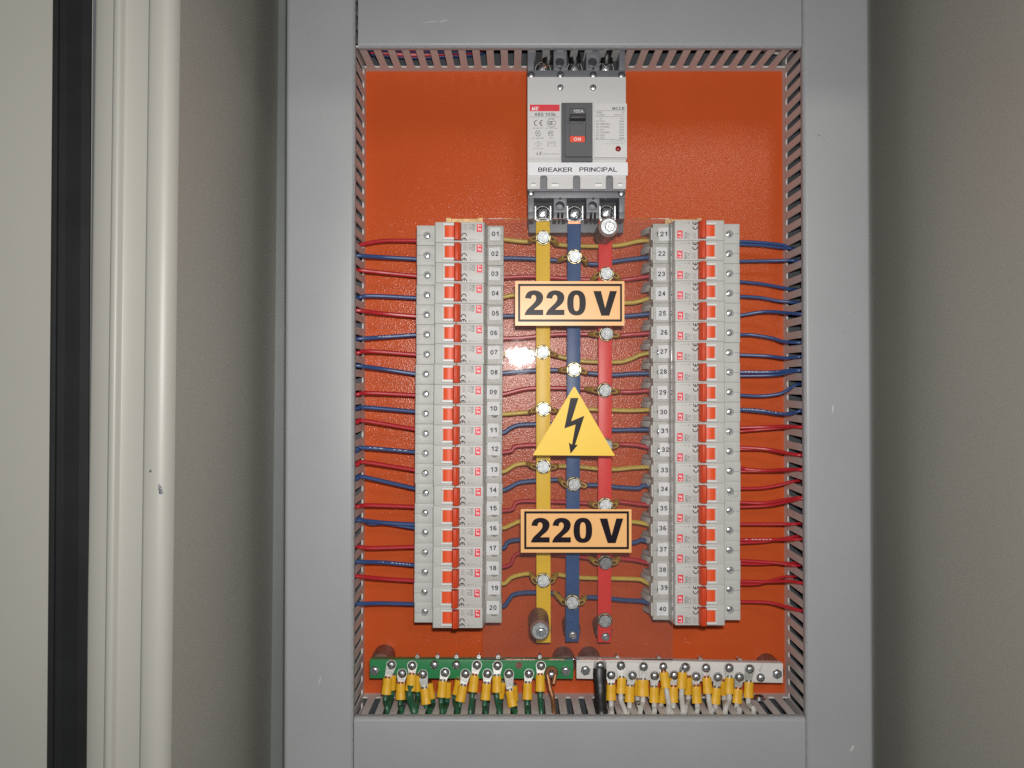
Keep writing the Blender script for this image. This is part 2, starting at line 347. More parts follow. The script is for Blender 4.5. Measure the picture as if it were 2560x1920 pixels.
# ================================================================ cabinet
XL, XR, ZT, ZB, YF, YK = -230.0, 349.0, 385.0, -425.0, 687.0, 986.0
cab = thing('cabinet', 'pebble grey steel cabinet with open front around the orange plate', 'cabinet', ((XL+XR)/2, YK, ZB))
part('back_panel', B().box(XL-6, XR+1, YK+0.2, YK+2, ZB, ZT), M['back'], cab)
b = B(); b.add([(XL+2.2, YF+9, ZT), (XL-3.0, YF+9, ZB), (XL-3.0, YK, ZB), (XL+2.2, YK, ZT), (XL+0.2, YF+9, ZT), (XL-5.0, YF+9, ZB), (XL-5.0, YK, ZB), (XL+0.2, YK, ZT)],
    [(0,1,2,3),(7,6,5,4),(0,4,5,1),(1,5,6,2),(2,6,7,3),(3,7,4,0)])
part('side_wall', b, M['cab'], cab)
b = B(); b.add([(XR+6, YF+9, ZT), (XR+6, YF+9, ZB), (XR, YK, ZB), (XR, YK, ZT), (XR+8, YF+9, ZT), (XR+8, YF+9, ZB), (XR+2, YK, ZB), (XR+2, YK, ZT)],
    [(0,1,2,3),(7,6,5,4),(0,4,5,1),(1,5,6,2),(2,6,7,3),(3,7,4,0)])
part('side_wall', b, M['cab'], cab)
part('top_wall', B().box(XL, XR+8, YF+6, YK, ZT, ZT+2), M['cab'], cab)
part('bottom_wall', B().box(XL-5, XR+8, YF+6, YK, ZB-2, ZB), M['cab'], cab)
part('top_lip', B().box(XL-50, XR+50, YF, YF+6, 308, ZT+25), M['cab'], cab, bevel=1.5)  # unseen lip, hung low to cast the shadow line on wall and plate
part('bottom_lip', B().box(XL-50, XR+50, YF, YF+6, ZB-25, ZB+3), M['cab'], cab, bevel=1.5)
# front flange with its rain gutter, extruded along the opening
def flange(sx, xw):
    pts = [(0.0, 9), (-1.2, 4.5), (-4.5, 1.2), (-9.5, 0), (-17.0, 0), (-18.8, 1.2), (-19.6, 4.5), (-20.6, 7.5), (-36.5, 8.5), (-37.6, 7.8),
           (-38.4, 4.8), (-40, 3.6), (-43, 3.6), (-44.4, 5), (-45.2, 8.2), (-57, 8.8), (-58.5, 10), (-58.5, 40)]
    inn = [(x, y+1.6) if 0 < i < len(pts)-1 else (x, y) for i, (x, y) in enumerate(pts)]
    b = B()
    lean = 5.2
    for i in range(len(pts)-1):
        q = [(xw+sx*pts[i][0], YF+pts[i][1]), (xw+sx*pts[i+1][0], YF+pts[i+1][1])]
        (xa, ya), (xb, yb) = q
        t, bt = (2.2, -3.0) if sx > 0 else (0, 0)
        b.add([(xa+t, ya, ZT), (xb+t, yb, ZT), (xb+bt, yb, ZB), (xa+bt, ya, ZB)], [(0, 1, 2, 3)])
    bm = bmesh.new()
    return b
fl = part('front_flange', flange(1, XL), M['cabd'], cab)
fr_ = part('front_flange', flange(-1, XR+6), M['cabd'], cab)
for o in (fl, fr_):
    me = o.data; bm = bmesh.new(); bm.from_mesh(me); bmesh.ops.remove_doubles(bm, verts=bm.verts, dist=1e-5)
    bmesh.ops.recalc_face_normals(bm, faces=bm.faces)
    bm.to_mesh(me); bm.free()
    me.polygons.foreach_set('use_smooth', [True]*len(me.polygons)); me.set_sharp_from_angle(angle=math.radians(50))
b = B(); c0 = P(399, 1222, YF+0.6)
for k, (dx, dz, r) in enumerate([(0, 0, 2.0), (0.8, -2.2, 1.6), (-0.6, 2.2, 1.2)]):
    b.lathe((c0.x+dx, c0.y - 0.15, c0.z+dz), [(r*1.0, 0.5), (r, 0), (r*0.5, -0.12)], 9, k)
c1 = P(376, 1178, YF); b.lathe((c1.x, c1.y, c1.z), [(1.1, 0.4), (1.0, -0.05), (0.4, -0.1)], 8)
part('paint_chip', b, M['chip'], cab)
# door folded open beside it
dx = P(0, 960, YF+14).x
def lean(px_top, px_bot, Y): return PX(px_top, Y, 0), PX(px_bot, Y, 1920)
b = B(); y0 = YF+14
xt, xb_ = lean(150, 132, y0)
b.add([(xt-190, y0, 400), (xt, y0, 400), (xb_, y0, -440), (xb_-190, y0, -440), (xt-190, y0+2, 400), (xt, y0+2, 400), (xb_, y0+2, -440), (xb_-190, y0+2, -440)],
    [(0,1,2,3),(7,6,5,4),(0,4,5,1),(1,5,6,2),(2,6,7,3),(3,7,4,0)])
b.add([(xt, y0, 400), (xt, y0+22, 400), (xb_, y0+22, -440), (xb_, y0, -440), (xt+14, y0+22, 400), (xb_+14, y0+22, -440)], [(0,1,2,3),(1,4,5,2)])
door = part('door', b, M['cabd'], cab); door['label'] = 'pale door folded open beside the cabinet'
b = B()
prof = [(132, 117, 12.0), (133, 118, 4.5), (137, 121, 2.6), (146, 131, 3.0), (150, 136, 4.4), (168, 154, 5.0), (182, 168, 5.2), (205, 193, 5.5), (227, 216, 6.4), (230, 219, 12.0)]
ring = []
for tpx, bpx, dy in prof:
    ring.append((PX(tpx, YF+dy, 0), PX(bpx, YF+dy, 1920), YF+dy))
for i in range(len(ring)-1):
    a, c = ring[i], ring[i+1]
    b.add([(a[0], a[2], 285), (c[0], c[2], 285), (c[1], c[2], -285), (a[1], a[2], -285)], [(0, 1, 2, 3)])
b.v = [Vector((v.x + (v.z - math.copysign(285, v.z)) * 0, v.y, v.z * 1.45)) for v in b.v]
part('gasket', b, M['rubber'], door)

# ================================================================ orange mounting plate
pl = thing('mounting_plate', 'glossy orange powder-coated mounting plate inside the cabinet', 'plate', (60, YP+4, -372))
part('plate', B().box(-204, 322, YP, YP+2, -372, 372), M['orange_plate'], pl)
b = B()
for x in (-203, 320): b.box(x, x+1.5, YP+2, YK, -371, 371)
part('folded_edge', b, M['orange_plate'], pl)

# ================================================================ slotted cable ducts
def finger_mesh(name, L0, L1):
    """one finger of a duct wall; a along the duct, d depth (front at L0, root at L1), thickness along t.  local frame: x=a, y=d, z=t"""
    hw = 3.3; pitch2 = 12.75/2 - 0.02
    r = pitch2 - hw
    pts = [(-4.9, L0), (4.9, L0), (4.9, L0+2.2), (hw+0.3, L0+4.6), (hw, L0+7), (hw, L1-r)]
    for k in range(1, 5):
        a = k/4*math.pi/2; pts.append((hw+r*(1-math.cos(a)), L1-r+r*math.sin(a)))
    pts.append((pitch2, L1+0.4))
    pts = pts + [(-x, y) for x, y in reversed(pts)][:-1] + []
    # drop duplicate first/last corner
    return B().prism(pts[:-1], 'z', -0.75, 0.75)
FM = finger_mesh('finger', 0, 1)
PITCHD = 12.75
def duct(name, label, horiz, a0, a1, wall, side, phase, n, wide, gap=None):
    """horiz: runs along x; wall: coordinate of the slotted inner wall; side: +1 if the duct body lies at larger coordinate"""
    Yf, Yr, Yb = YL+1.8, YP-11.5, YP
    mid = (a0+a1)/2
    d = thing(name, label, 'cable duct', (mid, YP, wall+side*wide/2) if horiz else (wall+side*wide/2, YP, mid), 'grey slotted cable ducts framing the plate')
    def bx(c0, c1, y0, y1, t0, t1):
        b = B()
        return b.box(c0, c1, y0, y1, t0, t1) if horiz else b.box(t0, t1, y0, y1, c0, c1)
    wa = part('side_wall', bx(a0, a1, Yr, Yb, wall-0.75, wall+0.75), M['pvcf'], d)
    ow = wall+side*wide
    part('outer_wall', bx(a0, a1, YL+2, Yb, ow-0.75, ow+0.75), M['pvc'], d)
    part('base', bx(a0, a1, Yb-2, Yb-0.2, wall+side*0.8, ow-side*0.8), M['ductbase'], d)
    # cover with rolled edges
    r = 4.0; lip = 8.0; t = 1.4
    i0, o0 = wall-side*1.4, ow+side*1.6
    out = [(i0, YL+lip), (i0, YL+r)] + [(i0+side*r*(1-math.cos(k*math.pi/8)), YL+r*(1-math.sin(k*math.pi/8))) for k in range(1, 5)]
    out += [(o0-side*r*(1-math.cos(k*math.pi/8)), YL+r*(1-math.sin(k*math.pi/8))) for k in range(4, 0, -1)] + [(o0, YL+r), (o0, YL+lip)]
    inn = [(o0-side*t, YL+lip), (o0-side*t, YL+r), (o0-side*r, YL+t), (i0+side*r, YL+t), (i0+side*t, YL+r), (i0+side*t, YL+lip)]
    c0, c1 = (a0, a1) if gap is None else gap
    poly = out + inn
    b = B()
    if horiz: b.prism([(y, x) for x, y in poly], 'x', c0, c1)
    else: b.prism(poly, 'z', c0, c1)
    part('cover', b, M['pvc'], d)
    L1 = Yr - Yf
    fb = finger_mesh('finger', 0, L1+0.2)
    if not horiz: fb.xf(Matrix(((0, 0, 1, 0), (0, 1, 0, 0), (1, 0, 0, 0), (0, 0, 0, 1))))
    me = mesh('finger', fb, M['pvcf'])
    for k in range(n):
        a = phase + k*PITCHD
        if a < a0+5 or a > a1-5: continue
        loc = (a, Yf, wall) if horiz else (wall, Yf, a)
        j = random.uniform(-0.012, 0.012)
        shared('finger', me, wa, loc, (0, 0, j*0.6) if horiz else (j*0.5, 0, 0))
    return d
XWL, XWR, ZWT, ZWB = PX(886.5, YL+2)-1.4, PX(2009.5, YL+2)+1.4, PZ(120, YL+2)+1.4, PZ(1791, YL+2)-1.4
DU = []
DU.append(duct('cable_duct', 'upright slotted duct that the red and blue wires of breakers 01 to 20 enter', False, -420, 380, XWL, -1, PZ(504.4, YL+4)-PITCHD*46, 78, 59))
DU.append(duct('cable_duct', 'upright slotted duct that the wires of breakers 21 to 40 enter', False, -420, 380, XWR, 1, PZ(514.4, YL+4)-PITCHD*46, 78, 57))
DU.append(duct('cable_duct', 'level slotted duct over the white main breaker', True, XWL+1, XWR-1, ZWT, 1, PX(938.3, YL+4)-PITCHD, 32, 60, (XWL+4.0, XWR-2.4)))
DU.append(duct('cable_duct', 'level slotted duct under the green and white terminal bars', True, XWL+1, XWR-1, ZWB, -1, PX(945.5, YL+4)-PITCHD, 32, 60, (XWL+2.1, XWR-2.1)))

M['scuff'] = mat('pale_scuff', (0.50, 0.51, 0.52), 0.6); M['speck'] = mat('dark_speck', (0.10, 0.10, 0.11), 0.7)
def scuff(d, px, py, w, h, ang, m):
    q = P(px, py, YL-0.02); b = B(); n = 10
    b.add([(w*math.cos(2*math.pi*k/n)*random.uniform(.6, 1.1), 0, h*math.sin(2*math.pi*k/n)*random.uniform(.6, 1.1)) for k in range(n)], [tuple(range(n))])
    b.xf(Matrix.Translation(q) @ Matrix.Rotation(ang, 4, 'Y')); part('scuff_mark', b, M[m], d, smooth=False)
for a_ in ((1, 2082, 1022, 0.8, 4.5, 0.1, 'scuff'), (1, 2048, 338, 2.2, 0.3, 0.5, 'speck'), (1, 2060, 350, 0.8, 0.3, 0.5, 'speck'), (1, 2136, 780, 0.5, 0.5, 0, 'speck'), (1, 2108, 832, 0.5, 0.4, 0, 'speck'), (1, 2130, 1870, 1.4, 4, 0.4, 'scuff'),
           (2, 1075, 55, 9, 0.5, -0.12, 'scuff'), (2, 1110, 52, 6, 0.6, -0.25, 'scuff'), (2, 1700, 103, 0.3, 1.6, 0, 'scuff'), (3, 1745, 1915, 0.6, 0.6, 0, 'scuff'), (3, 1280, 1840, 0.5, 0.4, 0, 'speck'), (0, 770, 85, 0.4, 0.4, 0, 'speck'), (0, 800, 1700, 0.6, 5, 0.3, 'scuff')):
    scuff(DU[a_[0]], *a_[1:])
PHASE = {'l': PZ(504.4, YL+4), 'r': PZ(514.4, YL+4), 'b': PX(945.5, YL+4)}
def to_slot(v, key, tol=0.9):
    k = (v-PHASE[key])/PITCHD; c = PHASE[key]+(math.floor(k)+0.5)*PITCHD
    return max(c-tol, min(c+tol, v))
# wires lying inside the ducts, seen through the slots
def inwire(label, pts, r, m, group):
    b = B().tube(spline(pts, 5), r, 8); solo('duct_wire', b, m, pts[0], label, 'wire', group)
G1 = 'wires lying inside the ducts'
for k, (m, dz, y) in enumerate([('wred', 4, 914), ('wblue', 5, 922), ('wblue', 6, 931), ('wred', 7, 939), ('wblue', 8, 948), ('wblue', 10, 957)]):
    y2 = y + random.uniform(-5, 5)
    inwire('%s wire lying inside the level duct over the main breaker' % ('red' if m == 'wred' else 'blue'),
           [(-132, y, ZWT+dz), (-95, y2, ZWT+dz-2), (-60, y+8, ZWT+dz+1), (-30, y+12, ZWT+dz+5), (0, y+14, ZWT+dz+22)], 2.4, M[m], G1)
for k in range(5):
    inwire('white wire lying inside the level duct over the main breaker', [(150, 950, ZWT+30+k), (175, 935-k*3, ZWT+9+k*1.5), (215, 922+k*6, ZWT+7+k*2), (252, 920+k*7, ZWT+8)], 2.2, M['wwhite'], G1)
for sx, xw, tag_ in ((-1, XWL, 'that the wires of breakers 01 to 20 enter'), (1, XWR, 'that the wires of breakers 21 to 40 enter')):
    for k in range(6):
        x = xw + sx*(5+k*(1.0 if sx < 0 else 1.8)+random.uniform(0, 2)); y = 914+k*9
        col = ['wblue', 'wblue', 'wblue', 'wred', 'wblue', 'wblue'][k] if sx < 0 else ['wblue', 'wblue', 'wred', 'wblue', 'wblue', 'wred'][k]
        inwire('%s wire lying inside the upright duct %s' % (col[1:], tag_), [(x, y, -300), (x+sx*random.uniform(-1, 4), y+random.uniform(-3, 3), -120), (x+sx*random.uniform(-1, 4), y, 40), (x+sx*8, y+3, 270 if sx < 0 else 130)], 2.2, M[col], G1)

for k in range(3):  # black cables added to make the duct slots look dark inside
    inwire('added black cable darkening the level duct over the main breaker', [(-125+k*6, 930+k*12, ZWT+16+k), (0, 928+k*12, ZWT+15+k*2), (130, 930+k*12, ZWT+17), (245-k*4, 932+k*10, ZWT+16)], 4.2, M['wblack'], G1)
    for sx, xw, tag_ in ((-1, XWL, 'that the wires of breakers 01 to 20 enter'), (1, XWR, 'that the wires of breakers 21 to 40 enter')):
        x = xw + sx*(15+k*2)
        inwire('added black cable darkening the upright duct %s' % tag_, [(x, 922+k*14, -300), (x+sx*2, 925+k*14, -100), (x, 922+k*14, 100), (x+sx*2, 925+k*14, 290)], 4.5, M['wblack'], G1)
# ================================================================ DIN rails
for cx, z0, z1, lab in ((-45.5, PZ(545, 968), PZ(1558, 968), 'carrying breakers 01 to 20'), (163.5, PZ(546, 968), PZ(1552, 968), 'carrying breakers 21 to 40')):
    b = B().prism([(-17.5, 967.5), (-12.8, 967.5), (-12.8, 973.2), (12.8, 973.2), (12.8, 967.5), (17.5, 967.5), (17.5, 968.7), (14, 968.7), (14, 975), (-14, 975), (-14, 968.7), (-17.5, 968.7)], 'z', z1, z0)
    b.v = [v + Vector((cx, 0, 0)) for v in b.v]
    solo('mounting_rail', b, M['rail'], (cx, YP, z1), 'yellowish metal top-hat rail %s' % lab, 'rail', 'rails behind the breaker rows')

# ================================================================ small breakers 01 - 40
def dome_screw(r, h, cross=0.28, depth=0.5, rot=0.3, seg=28, rings=7):
    """pan head with a cross recess, axis -y, base at y=0"""
    b = B(); vs = []; 
    for i in range(rings+1):
        f = i/rings; rr = r*(1-f)
        for k in range(seg):
            a = 2*math.pi*k/seg; x, z = rr*math.cos(a), rr*math.sin(a)
            y = -h*math.sqrt(max(0, 1-(rr/r)**2*0.98)) if i else 0
            xr = x*math.cos(rot)+z*math.sin(rot); zr = -x*math.sin(rot)+z*math.cos(rot)
            if 0 < i and rr < r*0.78 and (abs(xr) < cross*r*0.55 or abs(zr) < cross*r*0.55): y += depth
            vs.append((x, y, z))
    fs = [(i*seg+k, (i+1)*seg+k, (i+1)*seg+(k+1) % seg, i*seg+(k+1) % seg) for i in range(rings) for k in range(seg)]
    return b.add(vs, fs)
HB = 8.9
b = B()
b.prism([(-22, 0.6), (-21.4, 0), (21.4, 0), (22.0, 0.5), (24.3, 20), (24.3, 66), (-22, 66)], 'z', -HB, HB)
b.boxhole(-40, -22, -HB, HB, 20, 58, -31, 0, 3.25, 4.2)
b.boxhole(24.3, 38.6, -HB, HB, 20, 58, 31.8, 0, 3.25, 4.2)
ME = {'body': mesh('breaker_body', b, M['mcb'], bevel=0.18)}
ME['shutter'] = mesh('terminal_shutter', B().box(38.6, 40.0, 22.5, 36, -5.6, 5.6), M['mcb2'])
ME['clip'] = mesh('rear_clip', B().prism([(38.5, 38), (40.5, 40), (44.5, 60), (38.5, 60)], 'z', -8.7, -3.2).prism([(38.5, 42), (43, 58), (38.5, 58)], 'z', 5.0, 8.7), M['mcb'])
b = B(); b.box(-40.02, -34.4, 19.96, 20.3, -0.13, 0.13); b.box(35.2, 38.62, 19.96, 20.3, -0.1, 0.1); b.box(24.6, 28.4, 19.96, 20.3, -0.08, 0.08)
ME['seam'] = mesh('seam', b, M['seam'])
b = B()
b.cbox(-14.9, -4.6, -2.6, 0.2, 5.6, 7.8, 0.4); b.cbox(-14.9, -4.6, -2.6, 0.2, -6.9, -4.7, 0.4); b.cbox(-14.9, -13.9, -1.6, 0.2, -4.7, 5.6, 0.3)
ME['frame'] = mesh('toggle_frame', b, M['tframe'])
b = B(); prof = [(-13.5, 0.3)] + [(-13.3+8.3*k/6, -0.25-1.0*math.sin(math.pi*(k+0.6)/7.5)) for k in range(7)] + [(-4.6, 0.3)]
b.prism(prof, 'z', -4.6, 5.5); ME['drum'] = mesh('toggle', b, M['toggle'])
b = B(); b.prism([(-5.3, 0.2), (-4.7, -7.2), (-3.6, -9.2), (-2.4, -9.3), (-2.3, -8.9), (-2.1, -8.9), (-2.0, -9.3), (-1.2, -9.2), (-1.1, -8.8), (-0.9, -8.8), (-0.8, -9.1), (0.2, -8.2), (1.3, -5.0), (1.5, 0.2)], 'z', -7.6, 7.6)
ME['handle'] = mesh('handle', b, M['lever'], bevel=0.25)
ME['handle2'] = ME['handle']
ME['screw'] = [mesh('terminal_screw', dome_screw(2.75, 0.9, 0.34, 0.55, r_), M['zinc']) for r_ in (0.2, 0.9, 1.4, 2.2)]
ME['logo'] = mesh('logo', B().box(15.0, 19.8, -0.06, 0.1, 9-8.7, 9-1.8), M['red_print'])
ME['logo_t'] = mesh('logo_letters', localtext('LS', 16.1, 18.9, 2.4, 7.4, -0.10, 0.03, 0.25), M['white_print'], smooth=False)
b = localtext('BKN', 11.3, 13.4, 1.8, 7.3, -0.05, 0.0); b.box(10.85, 11.0, -0.05, 0.05, 9-7.4, 9-1.8)
ME['type'] = mesh('type_print', b, M['ink'], smooth=False)
for a_ in (16, 20, 32, 40):
    ME['C%d' % a_] = mesh('rating_print', localtext('C %d' % a_, 8.4, 10.3, 1.7, 6.6, -0.05, 0.0), M['ink'], smooth=False)
b = B()
def arc(b, cu, cv, ru, rv, th, bar):
    n = 14
    for k in range(n):
        a0, a1 = math.pi*(k/n), math.pi*((k+1)/n)
        q = []
        for a, s in ((a0, 1), (a1, 1), (a1, 0), (a0, 0)):
            q.append((cu+(ru-th*(1-s))*math.cos(a), -0.05, 9-(cv-(rv-th*(1-s))*math.sin(a))))
        b.add(q, [(0, 1, 2, 3)])
    if bar: b.add([(cu-0.35, -0.06, 9-cv+0.2), (cu+0.35, -0.06, 9-cv+0.2), (cu+0.35, -0.06, 9-(cv-rv)), (cu-0.35, -0.06, 9-(cv-rv))], [(0, 1, 2, 3)])
arc(b, 3.9, 12.3, 2.4, 2.8, 0.75, False); arc(b, 3.9, 16.6, 2.4, 2.8, 0.75, True)
ME['ce'] = mesh('conformity_mark', b, M['ink'], smooth=False)
b = localtext('230/400V~', 6.5, 7.3, 1.8, 9.5, -0.05)
for r_ in range(5): 
    for q in range(4): b.box(3.0+r_*0.62, 3.4+r_*0.62, -0.05, 0.05, 9-(1.8+q*1.35), 9-(2.9+q*1.35))
ME['fine'] = mesh('fine_print', b, M['ink3'], smooth=False)
b = B(); n = 14
for k in range(n):
    a0, a1 = 2*math.pi*k/n, 2*math.pi*(k+1)/n
    b.add([(9.4+r_*math.cos(a), -0.05, 9-15.6+r_*math.sin(a)) for a, r_ in ((a0, .75), (a1, .75), (a1, .5), (a0, .5))], [(0, 1, 2, 3)])
b.box(10.9, 14.4, -0.05, 0.05, 9-15.7, 9-15.5); b.box(15.6, 17.2, -0.05, 0.05, 9-15.68, 9-15.52)
ME['sym'] = mesh('switch_symbol', b, M['ink2'], smooth=False)
ME['pin'] = mesh('handle_pin', B().tube([(-2.1, -6.5, -7.4), (-2.1, -6.5, -10.5)], 0.6, 8), M['rail'])
LAB = [(1978,360,0),(1973,635,0),(1972,912,0),(1978,1182,0),(1980,1460,0),(1958,70,1),(1960,340,1),(1962,615,1),(1950,888,1),(1955,1113,1),(1952,1412,1),
       (1962,122,2),(1952,408,2),(1947,690,2),(1950,943,2),(1948,1220,2),(1945,1495,2),(1945,333,3),(1960,607,3),(1947,880,3)]
LABR = [(310,345,0),(285,603,0),(280,872,0),(285,1130,0),(292,1390,0),(305,60,1),(310,312,1),(305,577,1),(297,850,1),(308,1110,1),(318,1355,1),(322,1605,1),
        (310,398,2),(317,647,2),(310,900,2),(297,1163,2),(302,1443,2),(293,235,3),(305,470,3),(295,750,3)]
SZL = [(146,178),(158,180),(158,180),(162,180),(165,180),(155,175),(162,182),(162,185),(170,180),(168,180),(150,185),(175,182),(168,185),(162,182),(170,185),(162,182),(170,185),(165,182),(165,182),(170,182)]
SZR = [(135,175),(148,170),(125,172),(158,172),(165,172),(175,180),(135,170),(125,172),(128,172),(138,172),(140,172),(125,172),(135,172),(140,172),(138,175),(128,172),(140,172),(122,172),(135,172),(150,172)]
AMPS = [40,40,20,20,32,32,32,32,32,32,32,32,32,32,20,20,32,32,40,40, 20,16,20,16,20,16,20,16,20,16,20,16,20,16,20,16,20,20,20,32]
OY = {0: 520, 1: 820, 2: 1100, 3: 1360}; OYR = {0: 520, 1: 820, 2: 1100, 3: 1380}
rng = random.Random(11)
BREAK = {}
for n in range(1, 41):
    left = n <= 20; i = (n-1) % 20
    f = (i+0.5)/20
    if left:
        c = P((1087.6+1212)/2*(1-f)+(1081+1206)/2*f, 555+(1570-555)*f, YN)
    else:
        c = P((1688+1810)/2*(1-f)+(1689+1812)/2*f, 550.4+(1563-550.4)*f, YN)
    c = c + Vector((rng.uniform(-0.35, 0.35), rng.uniform(-0.25, 0.25), 0))
    row = 'left' if left else 'right'
    t = thing('circuit_breaker', 'circuit breaker with orange toggle and paper tag number %s, rated C %d' % (NW(n), AMPS[n-1]), 'circuit breaker', c, 'numbered circuit breakers in two rows')
    ry = math.radians(0.18 + rng.uniform(-0.08, 0.08)) + (0 if left else math.pi)
    t.rotation_euler = (0, ry, 0); BREAK[n] = t
    R = Matrix.Rotation(ry, 4, 'Y')
    body = link('body', ME['body'], t)
    link('seam', ME['seam'], body)
    if not left: link('terminal_shutter', ME['shutter'], t); link('rear_clip', ME['clip'], t)
    link('toggle_frame', ME['frame'], t)
    tg = link('toggle', ME['drum'], t); link('handle', ME['handle'], tg)
    for u, y in ((-31, 24.3), (31.8, 24.3)):
        s = link('terminal_screw', ME['screw'][rng.randrange(4)], t); s.location = (u*0.001, (y-0.4)*0.001, 0)
    lg = link('logo', ME['logo'], t); link('logo_letters', ME['logo_t'], lg)
    link('type_print', ME['type'], t); link('rating_print', ME['C%d' % AMPS[n-1]], t)
    link('conformity_mark', ME['ce'], t); link('fine_print', ME['fine'], t); link('switch_symbol', ME['sym'], t)
    if n in (5, 7, 9, 11, 13, 17): link('handle_pin', ME['pin'], tg)
    # paper number tag on the inner shoulder, placed upright
    if left: lx, ly, g = LAB[i]; px, py = 880+lx/5.53, OY[g]+ly/5.53; sw, sh = SZL[i][0]/5.53, SZL[i][1]/5.53; 
    else: lx, ly, g = LABR[i]; px, py = 1600+lx/5.27, OYR[g]+ly/5.27; sw, sh = SZR[i][0]/5.27, SZR[i][1]/5.27
    yl = YS-0.35
    q = P(px, py, yl); mm = YS/F
    hw, hh = sw*mm/2, sh*mm/2
    b = B()
    k_ = rng.uniform(-0.3, 0.3)
    b.add([(-hw, rng.uniform(-0.9, -0.1), -hh+k_*.5), (0, 0, -hh), (hw, rng.uniform(-0.9, -0.1), -hh-k_*.5), (-hw, 0, hh+k_), (0, 0, hh), (hw, -0.1, hh-k_)], [(0, 1, 4, 3), (1, 2, 5, 4)])
    b.v += [v + Vector((0, 0.22, 0)) for v in b.v[:6]]; b.f += [(9, 10, 7, 6), (10, 11, 8, 7), (3, 4, 10, 9), (4, 5, 11, 10), (6, 7, 1, 0), (7, 8, 2, 1), (0, 3, 9, 6), (2, 8, 11, 5)]
    lab = link('number_tag', mesh('number_tag', b, M['paper'], smooth=False), t)
    Minv = (Matrix.Translation(c) @ R).inverted()
    lab.location = (Minv @ q) * 0.001
    lab.rotation_euler = (0, -ry + rng.uniform(-0.03, 0.03), 0)
    vs, fs = glyphs('%02d' % n, 0.031, 1.0); b = B()
    tw, th = 17.5*mm, 11.8*mm
    ox = (1.5 if n in (12, 19, 26, 32, 33, 39, 13) else 0.3)
    b.add([((u-0.5)*tw+ox*0.5, -0.42-l-abs((u-0.5)*tw+ox*.5)*0.05, (v-0.5)*th+0.2) for u, v, l in vs], fs)
    link('number_print', mesh('number_print', b, M['ink'], smooth=False), lab)

# pencilled scribble on breaker 34's shoulder
t34 = BREAK[34]
b = B()
for st in ([(1820, 1240), (1824, 1236), (1828, 1238), (1825, 1242), (1830, 1244)], [(1829, 1236), (1836, 1234)], [(1833, 1235), (1834, 1245)], [(1836, 1236), (1840, 1245), (1843, 1242), (1845, 1233)]):
    b.tube([P(x, y, YS-0.05) for x, y in st], 0.16, 5)
Mi = (Matrix.Translation(ORG[t34]) @ Matrix.Rotation(t34.rotation_euler.y, 4, 'Y')).inverted()
b.xf(Mi); link('pencil_mark', mesh('pencil_mark', b, M['ink2']), t34)

# ================================================================ main breaker
YM = 908.0
mb = thing('main_breaker', 'white three-pole main breaker labelled BREAKER PRINCIPAL with black toggle', 'circuit breaker', P(1442, 560, YP))
YT = 917.0
def blk(name, x0, y0, x1, y1, Y0, Y1, m, par, c=0, **kw): return part(name, rectpx(B(), x0, y0, x1, y1, Y0, Y1, c), m, par, **kw)
# upper and lower terminal blocks
for up in (True, False):
    b = B(); z = lambda py: PZ(py, YT)
    if up:
        rectpx(b, 1319, 175.5, 1564, 197, YT, YP-1)
        spans = [(1319, 1335), (1384, 1417), (1465.5, 1499), (1548, 1563)]
        for k, (a, c) in enumerate(spans):
            A, D = P(a, 124, YT), P(c, 175.5, YT)
            if k in (1, 2): b.boxhole(A.x, D.x, D.z, A.z, YT, YP-1, PX(1400.5 if k == 1 else 1482.5, YT), PZ(155, YT), 11*YT/F, 22)
            else: b.box(A.x, D.x, YT, YP-1, D.z, A.z)
        A, D = P(1335, 140, 952), P(1548, 175, YT)
        part('recess_floor', B().box(P(1335, 140, YT).x, P(1548, 140, YT).x, 944, YP-1, D.z, PZ(112, 944)), M['hole'], mb)  # floor painted black in place of the pocket's shade
    else:
        rectpx(b, 1320, 468, 1563, 495, YT, YP-1)
        spans = [(1320, 1335), (1384, 1417), (1466, 1499), (1548, 1562)]
        for k, (a, c) in enumerate(spans):
            A, D = P(a, 495, YT), P(c, 531, YT)
            if k in (1, 2): b.boxhole(A.x, D.x, D.z, A.z, YT, YP-1, PX(1400.5 if k == 1 else 1482.5, YT), PZ(514, YT), 11*YT/F, 16)
            else: b.box(A.x, D.x, YT, YP-1, D.z, A.z)
            # fins below
            D2 = P(c, 548, YT); w_ = D.x-A.x
            for q in ((0, 0.28), (0.42, 0.58), (0.72, 1.0)) if k in (1, 2) else ((0, 1.0),):
                b.box(A.x+w_*q[0], A.x+w_*q[1], YT, YP-1, D2.z, D.z)
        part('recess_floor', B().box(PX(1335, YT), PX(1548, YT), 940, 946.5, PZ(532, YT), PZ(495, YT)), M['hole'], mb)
        A, D = P(1322, 531, YT+22), P(1561, 583, YT+22)
        b.box(A.x, D.x, 947, YP-1, PZ(583, 950), PZ(495, YT))
    part('terminal_block', b, M['mgrey'], mb, bevel=0.4)
